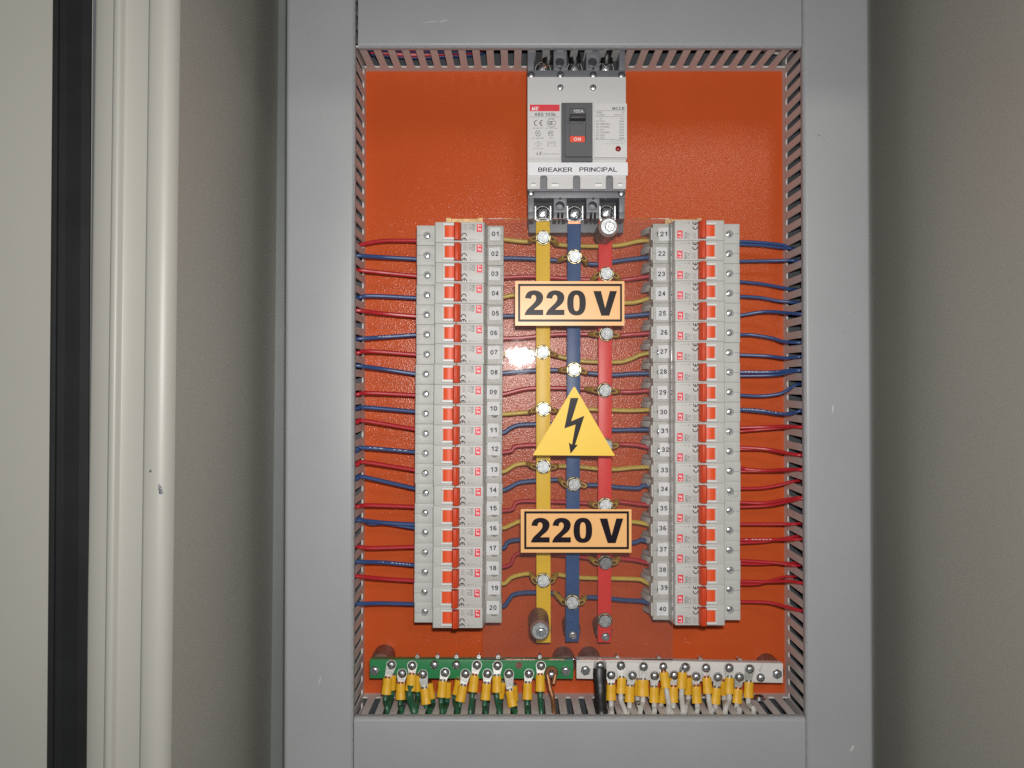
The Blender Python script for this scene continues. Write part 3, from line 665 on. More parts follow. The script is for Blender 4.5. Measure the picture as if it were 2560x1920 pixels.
# white case with three thumb notches
def notch(cx):
    pts = []
    for k in range(9):
        a = math.pi*k/8; pts.append((PX(cx, YM)-9.3*YM/F*math.cos(a), PZ(446+9.3*0, YM)+9.3*YM/F*math.sin(a)-9.3*YM/F*0.0))
    pts = [(PX(cx, YM)-9.3*YM/F, PZ(472.4, YM))] + pts + [(PX(cx, YM)+9.3*YM/F, PZ(472.4, YM))]
    return pts
A, D = P(1319, 192.6, YM), P(1565, 472.4, YM)
poly = [(A.x, D.z)] + notch(1359.5) + notch(1442) + notch(1524.5) + [(D.x, D.z), (D.x, A.z), (A.x, A.z)]
b = B().prism(poly, 'y', YM, YM+8)
part('case', b, M['mwhite'], mb)
part('case_body', B().box(A.x+0.3, D.x-0.3, YM+8, YP-1, PZ(440, YM), PZ(195, YM)), M['mgrey'], mb)
part('notch_floor', B().box(A.x+1, D.x-1, YM+4, YM+14, PZ(476, YM), PZ(430, YM)), M['mgrey'], mb)
for x0, x1 in ((1328, 1339), (1379, 1396), (1488.5, 1504.5), (1545, 1556)):
    s = blk('clip_slot', x0, 457, x1, 460, YM-0.08, YM+0.2, M['ink3'], mb)
    blk('clip_slot', x0, 460, x1, 465.5, YM-0.08, YM+0.2, M['white_print'], mb)
blk('rating_label', 1321, 262, 1401, 394, YM-0.5, YM+0.2, M['mlabel'], mb)
rl = blk('rating_label', 1486, 259, 1567.5, 395, YM-1.0, YM+0.2, M['mlabel'], mb)
blk('case_ridge', 1319.5, 393.5, 1403.5, 397.5, YM-0.7, YM+0.2, M['mwhite'], mb); blk('case_ridge', 1482, 394, 1567, 398, YM-1.0, YM+0.2, M['mwhite'], mb)
ns = blk('name_sticker', 1320.5, 406, 1569.5, 438.5, YM-1.3, YM-0.9, M['paper'], mb)
blk('sticker_backing', 1321, 407, 1564, 438, YM-0.95, YM+0.1, M['paper'], mb)
textpx('name_print', 'BREAKER', 1345.5, 418.5, 1431, 430, YM-1.42, M['ink'], ns, 0.022, 0.62)
textpx('name_print', 'PRINCIPAL', 1448.5, 418, 1543, 429.5, YM-1.42, M['ink'], ns, 0.022, 0.62)
# screws
SCM = [mesh('screw', dome_screw(8*YM/F, 0.9, 0.32, 0.5, r_), M['zinc']) for r_ in (0.1, 0.8)]
for k, (x, y) in enumerate(((1401, 218.5), (1483, 218.5))):
    q = P(x, y, YM-0.1); shared('screw', SCM[k % 2], mb, q)
for k, (x, y) in enumerate(((1328, 187), (1401, 187), (1483, 187), (1554, 187.5), (1327.5, 482.5), (1553.5, 483))):
    q = P(x, y, YT-0.1); b = B().lathe(q, [(9*YT/F, 0.3), (9*YT/F, -0.06)], 20); part('screw_recess', b, M['hole'], mb)
    shared('screw', SCM[(k+1) % 2], mb, q + Vector((0, -0.1, -0.4)), (0, 0, 0)).scale = (0.85, 1, 0.85)
for x, y in ((1401, 180), (1401, 171.5), (1483, 171.5), (1400.5, 496.5), (1483, 496.5)):
    q = P(x, y, YT); part('pin_hole', B().lathe(q, [(3.4*YT/F, 0.3), (3.4*YT/F, -0.08)], 14), M['hole'], mb)
# handle housing
hh = part('handle_housing', rectpx(B(), 1404, 256.5, 1481.5, 404, YM-5, YM+2, 0.5), M['mdark'], mb)
b = B()
for r_ in ((1413.5, 259, 1424, 391), (1464.5, 259, 1479.5, 391), (1424, 259, 1464.5, 271), (1424, 355.5, 1464.5, 391)): rectpx(b, *r_, YM-9, YM-4.5)
part('housing_frame', b, M['mdark'], hh)
tb = part('rating_plate', rectpx(B(), 1424.5, 271.5, 1464, 285, YM-7.5, YM-4.8), M['mdark'], hh)
textpx('rating_print', '100A', 1434, 273.5, 1458.5, 282, YM-7.6, M['white_print'], tb, 0.005)
bk = B().prism([(YM-5, PZ(287, YM-8)), (YM-20, PZ(289, YM-15)), (YM-20, PZ(299, YM-15)), (YM-8, PZ(303, YM-8)), (YM-8, PZ(340, YM-8)), (YM-5, PZ(340, YM-8))], 'x', PX(1424.5, YM-10), PX(1464, YM-10))
part('toggle', bk, M['mblack'], mb, bevel=0.5)
part('toggle_plate', rectpx(B(), 1425, 303, 1463.5, 340, YM-8.4, YM-7), M['mdark'], mb)
on = part('on_plate', rectpx(B(), 1425, 340, 1462, 355.3, YM-8, YM-4.8), M['on'], mb)
textpx('on_print', 'ON', 1434.5, 343.5, 1452, 352, YM-8.1, M['white_print'], on, 0.02)
# prints
yl = YM-0.6; yr = YM-1.1
blk('brand_band', 1324.5, 261.5, 1399, 278, yl, yl+0.2, M['red_print'], mb)
textpx('brand_print', 'ME', 1329, 266.5, 1347, 276, yl-0.08, M['white_print'], mb, 0.03, 1, 0.2)
textpx('brand_print', 'C', 1347.5, 266.5, 1354, 276, yl-0.08, M['on'], mb, 0.0)
textpx('model_print', 'ABS 103b', 1336.5, 281.5, 1389, 290, yl, M['ink'], mb, 0.018)
blk('rule_line', 1325, 292, 1399.5, 292.6, yl, yl+0.1, M['ink2'], mb)
def arcpx(b, cx, cy, r, th, a0, a1, Y, n=20):
    for k in range(n):
        t0, t1 = a0+(a1-a0)*k/n, a0+(a1-a0)*(k+1)/n
        b.add([P(cx+rr*math.cos(t), cy-rr*math.sin(t), Y) for t, rr in ((t0, r), (t1, r), (t1, r-th), (t0, r-th))], [(0, 1, 2, 3)])
    return b
b = B(); R2 = math.pi*2
arcpx(b, 1342.5, 307.5, 7.5, 1.7, math.pi*0.5, math.pi*1.5, yl); arcpx(b, 1356.5, 307.5, 7.5, 1.7, math.pi*0.5, math.pi*1.5, yl)
b.add([P(1350, 306.8, yl), P(1355.5, 306.8, yl), P(1355.5, 308.3, yl), P(1350, 308.3, yl)], [(0, 1, 2, 3)])
arcpx(b, 1378.5, 307.5, 10.8, 0.9, 0, R2, yl)
for x in (1375.5, 1379, 1382.5): arcpx(b, x, 307.5, 4.4, 1.2, math.pi*0.4, math.pi*1.6, yl)
arcpx(b, 1345, 333.5, 7.2, 1.1, 0.4, R2*0.5, yl); arcpx(b, 1345, 333.5, 7.2, 1.1, math.pi+0.4, R2, yl)
arcpx(b, 1378, 333.5, 7.0, 0.8, 0.6, R2-0.6, yl)
part('approval_marks', b, M['ink'], mb, smooth=False)
textpx('approval_print', 'K', 1342, 330.5, 1348.5, 336.5, yl, M['ink2'], mb, 0.02)
textpx('approval_print', 'PC', 1371.5, 329.5, 1383, 337.5, yl, M['ink2'], mb, 0.02)
b = B()
dm = [(1346, 352), (1356, 360), (1346, 368), (1336, 360)]; di = [(1346, 353), (1354.8, 360), (1346, 367), (1337.2, 360)]
for k in range(4): j = (k+1) % 4; b.add([P(*dm[k], yl), P(*dm[j], yl), P(*di[j], yl), P(*di[k], yl)], [(0, 1, 2, 3)])
for y in (353.5, 359, 366): b.add([P(1367.5, y, yl), P(1391, y, yl), P(1391, y+0.6, yl), P(1367.5, y+0.6, yl)], [(0, 1, 2, 3)])
part('approval_marks', b, M['ink3'], mb, smooth=False)
for txt, r_ in (('PS', (1343, 356.5, 1349, 359.5)), ('E', (1344.5, 361, 1348, 364.5)), ('IEC 60947-2', (1331.5, 318.8, 1358.5, 321.8)), ('AC 415V 25kA', (1364, 318.8, 1393.5, 321.8)), ('AC 220/460V', (1331, 344, 1359.5, 347)),
                ('ME01', (1373.5, 344, 1384, 347)), ('JET AC 220V', (1333, 370.5, 1358.5, 373.5)), ('KR LR ABS', (1368.5, 355, 1390, 358)), ('UL', (1368.5, 361, 1373.5, 364)), ('Br', (1384.5, 361, 1389.5, 364)), ('A020802', (1370, 295, 1388, 297.3)),
                ('Industrial Systems', (1356, 383, 1399, 387))):
    textpx('approval_print', txt, *r_, yl, M['ink2'], mb, 0.0)
textpx('maker_print', 'LS', 1341, 379.5, 1354, 387, yl, M['ink'], mb, 0.02, 1, 0.3)
textpx('type_print', 'MCCB', 1531, 267.3, 1561, 274.5, yr, M['ink'], mb, 0.018)
rows = [('100AF', '3P', 281), ('Ui 690V', 'Uimp 6kV', 287.3), ('   Ue', 'Icu', 296), ('AC 600V', '10kA', 303), ('AC 480/500V', '14kA', 310), ('AC 415/460V', '25kA', 317), ('AC 380V', '25kA', 324), ('AC 220/240V', '50kA', 331), ('DC 250V', '14kA', 338), ('DC 125V', '20kA', 345)]
for a, c, y in rows:
    x0 = 1499 if a.strip() == 'Ue' else 1490; a = a.strip()
    textpx('rating_print', a, x0, y-2.2, x0+len(a)*3.2, y+2.2, yr, M['ink2'], rl)
    textpx('rating_print', c, 1560.5-len(c)*3.1, y-2.2, 1560.5, y+2.2, yr, M['ink2'], rl)
for y in (276.5, 291.3, 348.5): blk('rule_line', 1488.5, y, 1563, y+0.6, yr, yr+0.1, M['ink2'], mb)
textpx('rating_print', 'Ics = 50%Icu', 1525, 350.5, 1563, 354.5, yr, M['ink3'], rl)
textpx('rating_print', 'Cat. A  50/60Hz  40\u00b0C', 1514, 356.5, 1562.5, 361, yr, M['ink3'], rl)
q = P(1545.5, 372, yr); part('test_button', B().lathe(q, [(2.55, 0.4), (2.5, -0.4), (2.0, -1.1), (1.0, -1.5)], 20), M['led'], mb)
# screw terminals with their plates
TS = [mesh('terminal_screw', dome_screw(18*YT/F, 3.2, 0.24, 0.9, r_, 36, 10), M['zinc']) for r_ in (0.72, 0.55, 2.4)]
for k, (x, y) in enumerate(((1357, 533), (1436.5, 533.5), (1517, 531))):
    pls = part('terminal_plate', rectpx(B(), x-17, 520, x+16.5, 553, 935, 938), M['hexz'], mb, bevel=0.3)
    for sx in (-1, 1): pass
    b = B(); q = P(x, y, 931); b.lathe((q.x, 933.5, q.z), [(19.5*YT/F, 1.2), (19.5*YT/F, 0), (18.5*YT/F, -0.3)], 24); part('washer', b, M['zinc'], pls)
    shared('terminal_screw', TS[k], mb, (q.x, 933.2, q.z))
    b = B()
    for sx in (-1, 1):
        xx = P(x+sx*18.8, y, 931).x; b.box(xx-0.5, xx+0.5, 925, 936, PZ(552, 931), PZ(518, 931))
    part('terminal_clip', b, M['zinc'], mb)
for k, (x, y) in enumerate(((1357.5, 171.5), (1437, 171), (1515.5, 169.5))):
    q = P(x, y, 934); shared('terminal_screw', TS[(k+1) % 3], mb, (q.x, 936, q.z))
    part('washer', B().lathe((q.x, 937, q.z), [(20*YT/F, 1.2), (20*YT/F, 0)], 24), M['tin'], mb)
# supply cables into the upper terminals
for k, (x0, x1) in enumerate(((1370, 1374), (1438, 1434), (1516, 1518))):
    lab = ['black supply cable with frayed copper strands at the main breaker', 'black supply cable on the middle pole of the main breaker', 'black supply cable on the main breaker pole over the red busbar'][k]
    p0 = P(x0, 158, 938); p1 = P(x1, 128, 936); p2 = Vector((p1.x, 938, p1.z+26))
    t = thing('supply_cable', lab, 'cable', p2, 'black supply cables of the main breaker')
    part('jacket', B().tube(spline([p0, p0*0.5+p1*0.5+Vector((0, -1, 0)), p1, p2], 4), 5.6, 12), M['wblack'], t)
    b = B()
    for q in range(9):
        a = 2*math.pi*q/9; b.tube([p0+Vector((2.6*math.cos(a), 1.5*math.sin(a)-2, 3)), P(1357.5+(k*79)+4*math.cos(a)*1.6, 168, 934) if k == 0 else p0+Vector((2.4*math.cos(a), 1.5*math.sin(a), -2.5))], 0.6, 5)
    part('bare_strands', b, M['copper'], t)

# ================================================================ hexagon bolts, nuts, insulators
def hexbolt(flange_r, af, h, m1):
    R_ = af/math.sqrt(3)
    w_ = B().lathe((0, 0, 0), [(flange_r, 0.2), (flange_r, -1.0), (flange_r-0.5, -1.5)], 28)
    hx = B()
    hexp = [(R_*math.cos(math.pi/3*k), R_*math.sin(math.pi/3*k)) for k in range(6)]
    n = 24; vs = []
    def hexr(a): 
        a = a % (math.pi/3); return af/2/math.cos(a-math.pi/6)
    for y, mode in ((-1.4, 0), (-1.4-h*0.72, 0), (-1.4-h, 1), (-1.4-h, 2), (-1.4-h+0.25, 3)):
        for k in range(n):
            a = 2*math.pi*k/n
            r_ = hexr(a) if mode == 0 else (af/2*0.93 if mode == 1 else af/2*0.72 if mode == 2 else af/2*0.68)
            vs.append((r_*math.cos(a), y, r_*math.sin(a)))
    fs = [(i*n+k, (i+1)*n+k, (i+1)*n+(k+1) % n, i*n+(k+1) % n) for i in range(4) for k in range(n)] + [tuple(4*n+k for k in range(n))]
    hx.add(vs, fs)
    return mesh('washer', w_, M['zincy']), mesh('hex_head', hx, M['hexz'])
WASH, HEX = hexbolt(7.0, 11.2, 4.4, None)
def nutstud(name, parent, q, s=1.0):
    q = Vector(q)
    b = B(); vs = []
    b.lathe(q, [(4.6*s, 0.2), (4.6*s, -2.2*s), (3.9*s, -2.9*s)], 6, random.uniform(0, 1))
    nt_ = part(name, b, M['zinc'], parent)
    part('stud', B().lathe(q, [(2.3*s, 0), (2.3*s, -5*s), (1.7*s, -5.6*s)], 14), M['zinc'], nt_)
    return nt_
def insulator(label, q0, q1, r):
    """post insulator from the plate (q0) to q1"""
    q0, q1 = Vector(q0), Vector(q1)
    L = q1.y-q0.y
    b = B().lathe(q0, [(r, 0), (r, L*0.12), (r*1.0, L*0.5), (r*0.97, L*0.9), (r*0.86, L)], 24)
    return solo('post_insulator', b, M['insul'], q0, label, 'insulator', 'brown post insulators')

# ================================================================ busbars
BARS = [('yellow', 'bary', (1340, 1375), (1341, 1377), 553, 1607, [(1358.5, 595), (1358, 738), (1357, 880.6), (1358.5, 1022.5), (1358.5, 1166), (1358.5, 1309), (1358, 1450.5)]),
        ('blue', 'barb', (1419, 1452.5), (1413.8, 1448), 559, 1604, [(1436.7, 642), (1436, 783), (1435, 924), (1434.5, 1068), (1434, 1210), (1432.5, 1352), (1431, 1504.8)]),
        ('red', 'barr', (1496.5, 1531), (1494.6, 1528), 552, 1606, [(1516, 686), (1515, 835), (1511, 975.5), (1513.5, 1113), (1513, 1262), (1513, 1405), (1512, 1550)])]
BOLT = {}
for cname, m, xt, xb2, yt, yb, bolts in BARS:
    A, D = P((xb2[0]+xb2[1])/2, yb, YB), P((xt[0]+xt[1])/2, yt, YB)
    t = thing('busbar', '%s painted flat copper busbar running down from the main breaker' % cname, 'busbar', (A.x, YB+3.5, A.z), 'coloured busbars')
    def quad(y0, y1, b, y2=YB+3.6, inset=0):
        p = [P(xt[0]+(xb2[0]-xt[0])*(y0-yt)/(yb-yt), y0, YB), P(xt[1]+(xb2[1]-xt[1])*(y0-yt)/(yb-yt), y0, YB), P(xt[1]+(xb2[1]-xt[1])*(y1-yt)/(yb-yt), y1, YB), P(xt[0]+(xb2[0]-xt[0])*(y1-yt)/(yb-yt), y1, YB)]
        r_ = [Vector((v.x, y2, v.z)) for v in p]
        return b.add(p+r_, [(0, 1, 2, 3), (7, 6, 5, 4), (0, 4, 5, 1), (1, 5, 6, 2), (2, 6, 7, 3), (3, 7, 4, 0)])
    part('bar', quad(yt, yb, B()), M[m], t, bevel=0.7)
    b = B(); p = P((xt[0]+xt[1])/2, 540, YB); b.box(D.x-5.6, D.x+5.6, YB+0.6, YB+3.0, D.z-2, p.z)
    part('bare_end', b, M['copper'], t)
    for x, y in bolts:
        q = P(x, y, YB); bo = shared('bolt', WASH, t, (q.x, YB-0.2, q.z), (random.uniform(-.07, .07), 0, random.uniform(-.07, .07))); h_ = shared('hex_head', HEX, bo, (q.x, YB-0.2, q.z), (0, random.uniform(0, 1), 0))
        BOLT.setdefault(cname, []).append((x, y))
    if cname != 'yellow':
        x, y = (1432, 1589) if cname == 'blue' else (1513.5, 1593)
        nutstud('nut', t, P(x, y-2, YB), 0.9)
# posts under the bars
for x, y, lab in ((1358, 1580, 'carrying the foot of the yellow busbar'), (1432, 1582, 'carrying the foot of the blue busbar'), (1511, 1584, 'carrying the foot of the red busbar')):
    q = P(x, y, YB); insulator('brown post insulator ' + lab, (q.x, YP, q.z), (q.x, YB+3.6, q.z), 8.2)
# posts in front of the bars that hold the clear sheet
for x, y, lab in ((1350, 1575, 'yellow busbar, holding up the clear sheet'), (1521, 568, 'red busbar, holding up the clear sheet')):
    q = P(x, y, YA+3); t = thing('cover_post', 'brown post with washer and nut on the ' + lab, 'post', (q.x, YB, q.z), 'posts holding the clear sheet')
    part('post', B().lathe((q.x, YB, q.z), [(9.0, 0), (9.0, -8), (8.6, YA+3.2-YB)], 24), M['insul'], t)
    b = B(); b.lathe((q.x, YA-0.02, q.z), [(7.2, 0.0), (7.2, -1.1), (6.8, -1.4), (4.4, -1.4), (4.3, -0.5)], 28); part('washer', b, M['hexz'], t)
    nutstud('nut', t, (q.x+0.8, YA-0.6, q.z-0.4), 0.95)

def dashes(parent, pts, r, m, seed):
    """the worn line of tiny print along a wire"""
    rg = random.Random(seed); sp = spline(pts, 10); b = B(); i = 2
    while i < len(sp)-4:
        a, c = sp[i]+Vector((0, -r*0.96, r*0.30)), sp[i+1]+Vector((0, -r*0.96, r*0.30)); c = a+(c-a)*rg.uniform(0.35, 0.8)
        if rg.random() < 0.75: b.tube([a, c], 0.28, 5)
        i += 1
    part('wire_print', b, m, parent)
# ================================================================ wires between breakers and busbars
CENT = {
 1:('y',0,[(1262,598.6),(1300,603),(1325,604)]), 2:('b',0,[(1262,645),(1330,647),(1398,651)]), 3:('r',0,[(1262,693.6),(1330,691),(1400,695),(1480,699)]),
 4:('y',1,[(1262,742),(1285,738),(1325,740)]), 5:('b',1,[(1262,790),(1330,788),(1400,789)]), 6:('r',1,[(1262,846),(1310,844),(1390,836),(1475,835)]),
 7:('y',2,[(1262,886),(1285,880),(1305,877),(1325,876)]), 8:('b',2,[(1262,932),(1320,927),(1400,925)]), 9:('r',2,[(1262,984.6),(1320,971),(1400,970),(1465,972)]),
 10:('y',3,[(1262,1035),(1300,1032),(1325,1030)]), 11:('b',3,[(1262,1080),(1280,1068),(1310,1061),(1400,1060)]), 12:('r',3,[(1262,1130),(1280,1126),(1290,1116),(1340,1112),(1470,1112)]),
 13:('y',4,[(1262,1178),(1285,1164),(1305,1159),(1320,1159)]), 14:('b',4,[(1262,1224),(1275,1218),(1300,1206),(1350,1201),(1400,1199)]), 15:('r',4,[(1262,1276),(1282,1272),(1291,1256),(1330,1252),(1475,1258)]),
 16:('y',5,[(1262,1319),(1278,1312),(1300,1303),(1325,1304)]), 17:('b',5,[(1262,1368),(1270,1355),(1300,1349),(1398,1350)]), 18:('r',5,[(1262,1416),(1278,1408),(1290,1386),(1330,1381),(1475,1395)]),
 19:('y',6,[(1262,1458),(1280,1443),(1310,1435),(1328,1435)]), 20:('b',6,[(1262,1514),(1272,1500),(1285,1486),(1320,1481),(1388,1483)]),
 21:('y',0,[(1392,611),(1450,615),(1540,614),(1595,603),(1624,601)]), 22:('b',0,[(1465,658),(1500,660),(1560,650),(1624,643)]), 23:('r',0,[(1547,700),(1580,697),(1622,691)]),
 24:('y',1,[(1392,750),(1480,756),(1560,757),(1590,755),(1622,746)]), 25:('b',1,[(1465,792),(1560,790),(1600,787),(1624,785)]), 26:('r',1,[(1545,839),(1580,836),(1624,833)]),
 27:('y',2,[(1390,889),(1420,896),(1460,903),(1540,905),(1570,900),(1600,887),(1624,882)]), 28:('b',2,[(1464,932),(1500,935),(1540,937),(1580,934),(1624,933)]), 29:('r',2,[(1545,979),(1580,979),(1624,976)]),
 30:('y',3,[(1391,1028),(1450,1023),(1530,1025),(1580,1026),(1624,1024)]), 31:('b',3,[(1464,1070),(1530,1075),(1580,1074),(1624,1074)]), 32:('r',3,[(1542,1110),(1590,1112),(1624,1119)]),
 33:('y',4,[(1391,1165),(1450,1167),(1500,1172),(1540,1173),(1580,1169),(1624,1167)]), 34:('b',4,[(1462,1212),(1500,1213),(1550,1218),(1595,1220),(1607,1214),(1624,1214)]), 35:('r',4,[(1542,1253),(1570,1256),(1600,1260),(1624,1262)]),
 36:('y',5,[(1392,1306),(1480,1308),(1560,1306),(1590,1305),(1624,1312)]), 37:('b',5,[(1464,1355),(1560,1357),(1590,1355),(1602,1350),(1624,1354)]), 38:('r',5,[(1545,1396),(1590,1400),(1624,1408)]),
 39:('y',6,[(1391,1436),(1450,1444),(1540,1446),(1595,1448),(1610,1453),(1624,1460)]), 40:('b',6,[(1462,1493),(1500,1494),(1560,1500),(1600,1502),(1624,1508)])}
CN = {'y': 'yellow', 'b': 'blue', 'r': 'red'}
for n, (c, k, pts) in CENT.items():
    left = n <= 20; bx_, by_ = BOLT[CN[c]][k]
    YW = 945.5
    p3 = [P(x, y, YW) for x, y in pts]
    e = p3[0] if left else p3[-1]; o = p3[-1] if left else p3[0]
    inner = e + Vector((-6 if left else 6, 0, 0))
    t = thing('link_wire', '%s wire joining breaker number %s to the %s busbar' % (CN[c], NW(n), CN[c]), 'wire', inner, 'wires between breakers and busbars')
    lug_end = P(bx_ + (-21.5 if left else 21.5), by_ + (0.8 if left else 2.0), YB-1.5)
    sgn = 1 if left else -1
    path = [inner] + p3 + [o + (lug_end-o)*0.35] if left else [o + (lug_end-o)*0.35] + p3 + [inner]
    part('insulation', B().tube(spline(path, 5), 2.0 if n not in (15, 18) else 1.8, 10), M['w'+{'y': 'yel', 'b': 'blue', 'r': 'red'}[c]], t)
    if n in (30, 33, 27): dashes(t, p3, 2.0, M['ink2'], n)
    # crimp sleeve pointing at the bolt
    a = o + (o-lug_end)*0.05; b_ = lug_end
    dz = Vector((0, 0, 0))
    sl = part('crimp_sleeve', B().tube([a, a*0.7+b_*0.3, a*0.3+b_*0.7, b_], [2.2, 2.5, 2.6, 2.3], 14, True, [2.8, 3.4, 4.3, 4.6]), M['crimp'], t)
    d_ = (b_-a).normalized()
    part('copper_end', B().tube([b_-d_*0.2, b_+d_*0.25], [1.5, 1.4], 12, True, [3.4, 3.2]), M['dcopper'], sl)
    bq = P(bx_, by_, YB+3.9); tq = Vector((bq.x, YB+5.2, bq.z))
    part('lug_tongue', B().tube([b_+Vector((0, 3.5, 0)), tq], 3.2, 8, True, 0.7), M['tin'], t)

# ================================================================ wires from breakers to the side ducts
LW = {1:[('r',[(905,611),(960,602),(1042,602)])],2:[('b',[(893,640),(960,643),(1042,647.5)])],3:[('r',[(897,675.5),(960,682),(1042,690)])],4:[('b',[(897,744),(915,740),(960,740.6),(1042,745)])],
 5:[('r',[(893,776),(960,784),(1042,791)])],6:[('b',[(895,847),(960,842.6),(1042,837)])],7:[('r',[(893,883),(925,878),(1040,886.5)])],8:[('b',[(893,914),(960,923),(1040,935)])],
 9:[('r',[(893,986),(920,982),(1040,988)])],10:[('b',[(893,1021),(912,1018),(1038,1029)])],11:[('r',[(893,1056),(908,1051.5),(1038,1073)])],12:[('b',[(893,1127),(908,1119),(1037,1130)])],
 13:[('r',[(893,1163),(910,1155),(1037,1175)])],14:[('b',[(893,1198),(908,1192),(1037,1221)])],15:[('r',[(893,1268),(920,1263),(1037,1267)])],
 16:[('b',[(893,1300),(925,1303),(965,1307),(1037,1311)]),('b',[(899,1302),(925,1309),(965,1309),(1037,1320)])],17:[('r',[(897,1367),(930,1370),(1037,1367)])],18:[('b',[(893,1404),(960,1406),(1037,1413)])],
 19:[('r',[(893,1440),(960,1447),(1037,1452)])],20:[('b',[(895,1510),(950,1508),(1036,1510)])],
 21:[('b',[(1849,603.5),(1900,606),(1955,612),(1975,622)]),('b',[(1849,611),(1900,613),(1950,619),(1970,627)])],22:[('b',[(1849,653),(1920,652),(1965,651),(1988,652)])],23:[('b',[(1849,704),(1900,709),(1940,716),(1975,729)])],
 24:[('b',[(1849,741),(1900,744),(1945,752),(1985,764)])],25:[('b',[(1849,788.5),(1900,780),(1935,779),(1965,782),(2005,795)])],26:[('b',[(1850,837),(1880,837),(1930,845),(1960,854),(2000,858)])],
 27:[('b',[(1850,887),(1920,890),(1965,895),(2000,893)])],28:[('b',[(1850,930),(1930,930),(1970,926),(2000,925)]),('b',[(1850,939.5),(1930,938),(1975,931),(2000,928)])],29:[('b',[(1850,988),(1900,990),(1945,985),(1970,975),(1990,962)])],
 30:[('b',[(1850,1023),(1900,1026),(1940,1033),(1975,1035),(2000,1027)]),('b',[(1860,1026),(1910,1031),(1950,1036),(1985,1036)])],31:[('r',[(1852,1068.6),(1920,1067),(1970,1065.5),(2003,1075)]),('r',[(1852,1078),(1900,1074),(1960,1069),(1995,1072)])],
 32:[('r',[(1852,1118),(1920,1123),(1965,1132),(2000,1146)]),('r',[(1852,1123),(1910,1124),(1960,1133),(1990,1145)])],33:[('r',[(1852,1169),(1870,1173),(1920,1176),(1975,1173),(2005,1182)]),('r',[(1852,1178),(1910,1178),(1970,1176),(1998,1183)])],
 34:[('r',[(1852,1221),(1900,1220),(1940,1214),(1985,1206)])],35:[('r',[(1852,1255.6),(1910,1257),(1970,1248),(2000,1245)]),('r',[(1852,1267),(1920,1264),(1965,1255),(2005,1250)])],
 36:[('r',[(1852,1310),(1950,1310),(1990,1316)])],37:[('r',[(1852,1349),(1930,1349),(1997,1350)]),('r',[(1852,1357),(1910,1354),(1985,1351)])],38:[('r',[(1852,1401),(1930,1406),(1965,1410),(1990,1422)]),('r',[(1852,1409),(1900,1410),(1960,1412)])],
 39:[('r',[(1852,1453),(1920,1454),(1975,1452.5),(2002,1463)]),('r',[(1852,1461),(1900,1459),(1960,1455)])],40:[('r',[(1852,1504),(1920,1506),(1962,1516),(2000,1537)])]}
for n, lst in LW.items():
    left = n <= 20
    for q, (c, pts) in enumerate(lst):
        seq = list(reversed(pts)) if left else pts          # breaker end first
        xw = XWL if left else XWR
        ex = seq[-1][0]; ye = min(948, max(914, abs(xw)*F/abs(ex-1280)))
        x_a = seq[0][0]; p3 = []
        for x, y in seq:
            f = (x-x_a)/(ex-x_a); p3.append(P(x, y, 945 + (ye-945)*f*f))
        p3[-1].z = to_slot(p3[-1].z, 'l' if left else 'r')
        sg = -1 if left else 1
        start = p3[0] + Vector((-sg*6, 0, 0)); d = (p3[-1]-p3[-2]).normalized()
        wz = Vector((xw, p3[-1].y, p3[-1].z)); end = wz + Vector((sg*12, 8, d.z*2))
        if abs(p3[-1].x) < abs(xw)-1: p3.append(wz)
        r_ = (1.9 if left else 1.5) * (0.85 if q else 1)
        if q == 1 and not left: start = p3[0] + Vector((-4, 2, 0))
        b = B().tube(spline([start]+p3+[end], 6), r_, 10)
        cn = CN[c]
        lab = '%s wire running from breaker number %s into the slotted duct' % (cn, NW(n))
        if len(lst) == 2: lab = '%s %s wire of the pair from breaker number %s into the duct' % ('upper' if q == 0 else 'lower', cn, NW(n))
        ow_ = solo('outgoing_wire', b, M['wred' if c == 'r' else 'wblue'], start, lab, 'wire', 'wires from the breakers into the side ducts')
        if (n, q) in ((6, 0), (18, 0), (28, 0), (30, 0), (37, 0), (12, 0)): dashes(ow_, p3, r_, M['white_print'], n)

# ================================================================ earth and neutral bars
GSC = mesh('screw', dome_screw(11.5*930/F, 3.0, 0.26, 0.6, 0.5, 30, 8), M['zinc'])
GSC2 = mesh('screw', dome_screw(11.5*930/F, 3.0, 0.26, 0.6, 1.2, 30, 8), M['zinc'])
def gx(x): return 860+x/3.687
def gy(y): return 1580+y/3.687
def wx(x): return 1420+x/3.687
YE = 936.0
def tbar(name, label, x0, x1, yl, yr, m, cat, h):
    a, d = P(x0, yl, YE), P(x1, yr, YE)
    t = thing(name, label, cat, ((a.x+d.x)/2, YE+5, a.z-10))
    p = [P(x0, yl, YE), P(x1, yr, YE), P(x1, yr+h, YE), P(x0, yl+h, YE)]
    r_ = [Vector((v.x, YE+10, v.z)) for v in p]
    part('bar', B().add(p+r_, [(0, 1, 2, 3), (7, 6, 5, 4), (0, 4, 5, 1), (1, 5, 6, 2), (2, 6, 7, 3), (3, 7, 4, 0)]), m, t, bevel=0.8)
    return t
eb = tbar('earth_bar', 'green painted earth bar with screw terminals under the breakers', 924, 1433.5, 1648.5, 1650, M['earth'], 'terminal bar', 47.5)
nb = tbar('neutral_bar', 'white painted neutral bar with screw terminals beside the green bar', 1441, 1958, 1647.5, 1658.5, M['neutral'], 'terminal bar', 49.5)
for t, lst in ((eb, [(gx(283), gy(352)), (gx(2043), gy(355))]), (nb, [(wx(160), gy(350)), (wx(1925), gy(383))])):
    for x, y in lst: nutstud('nut', t, P(x, y, YE), 1.0)
for k, (x, y) in enumerate([(833, 303), (1035, 303)]):
    q = P(gx(x), gy(y), YE); shared('screw', GSC, eb, q)
q = P(wx(1775), gy(420), YE); shared('screw', GSC2, nb, q)
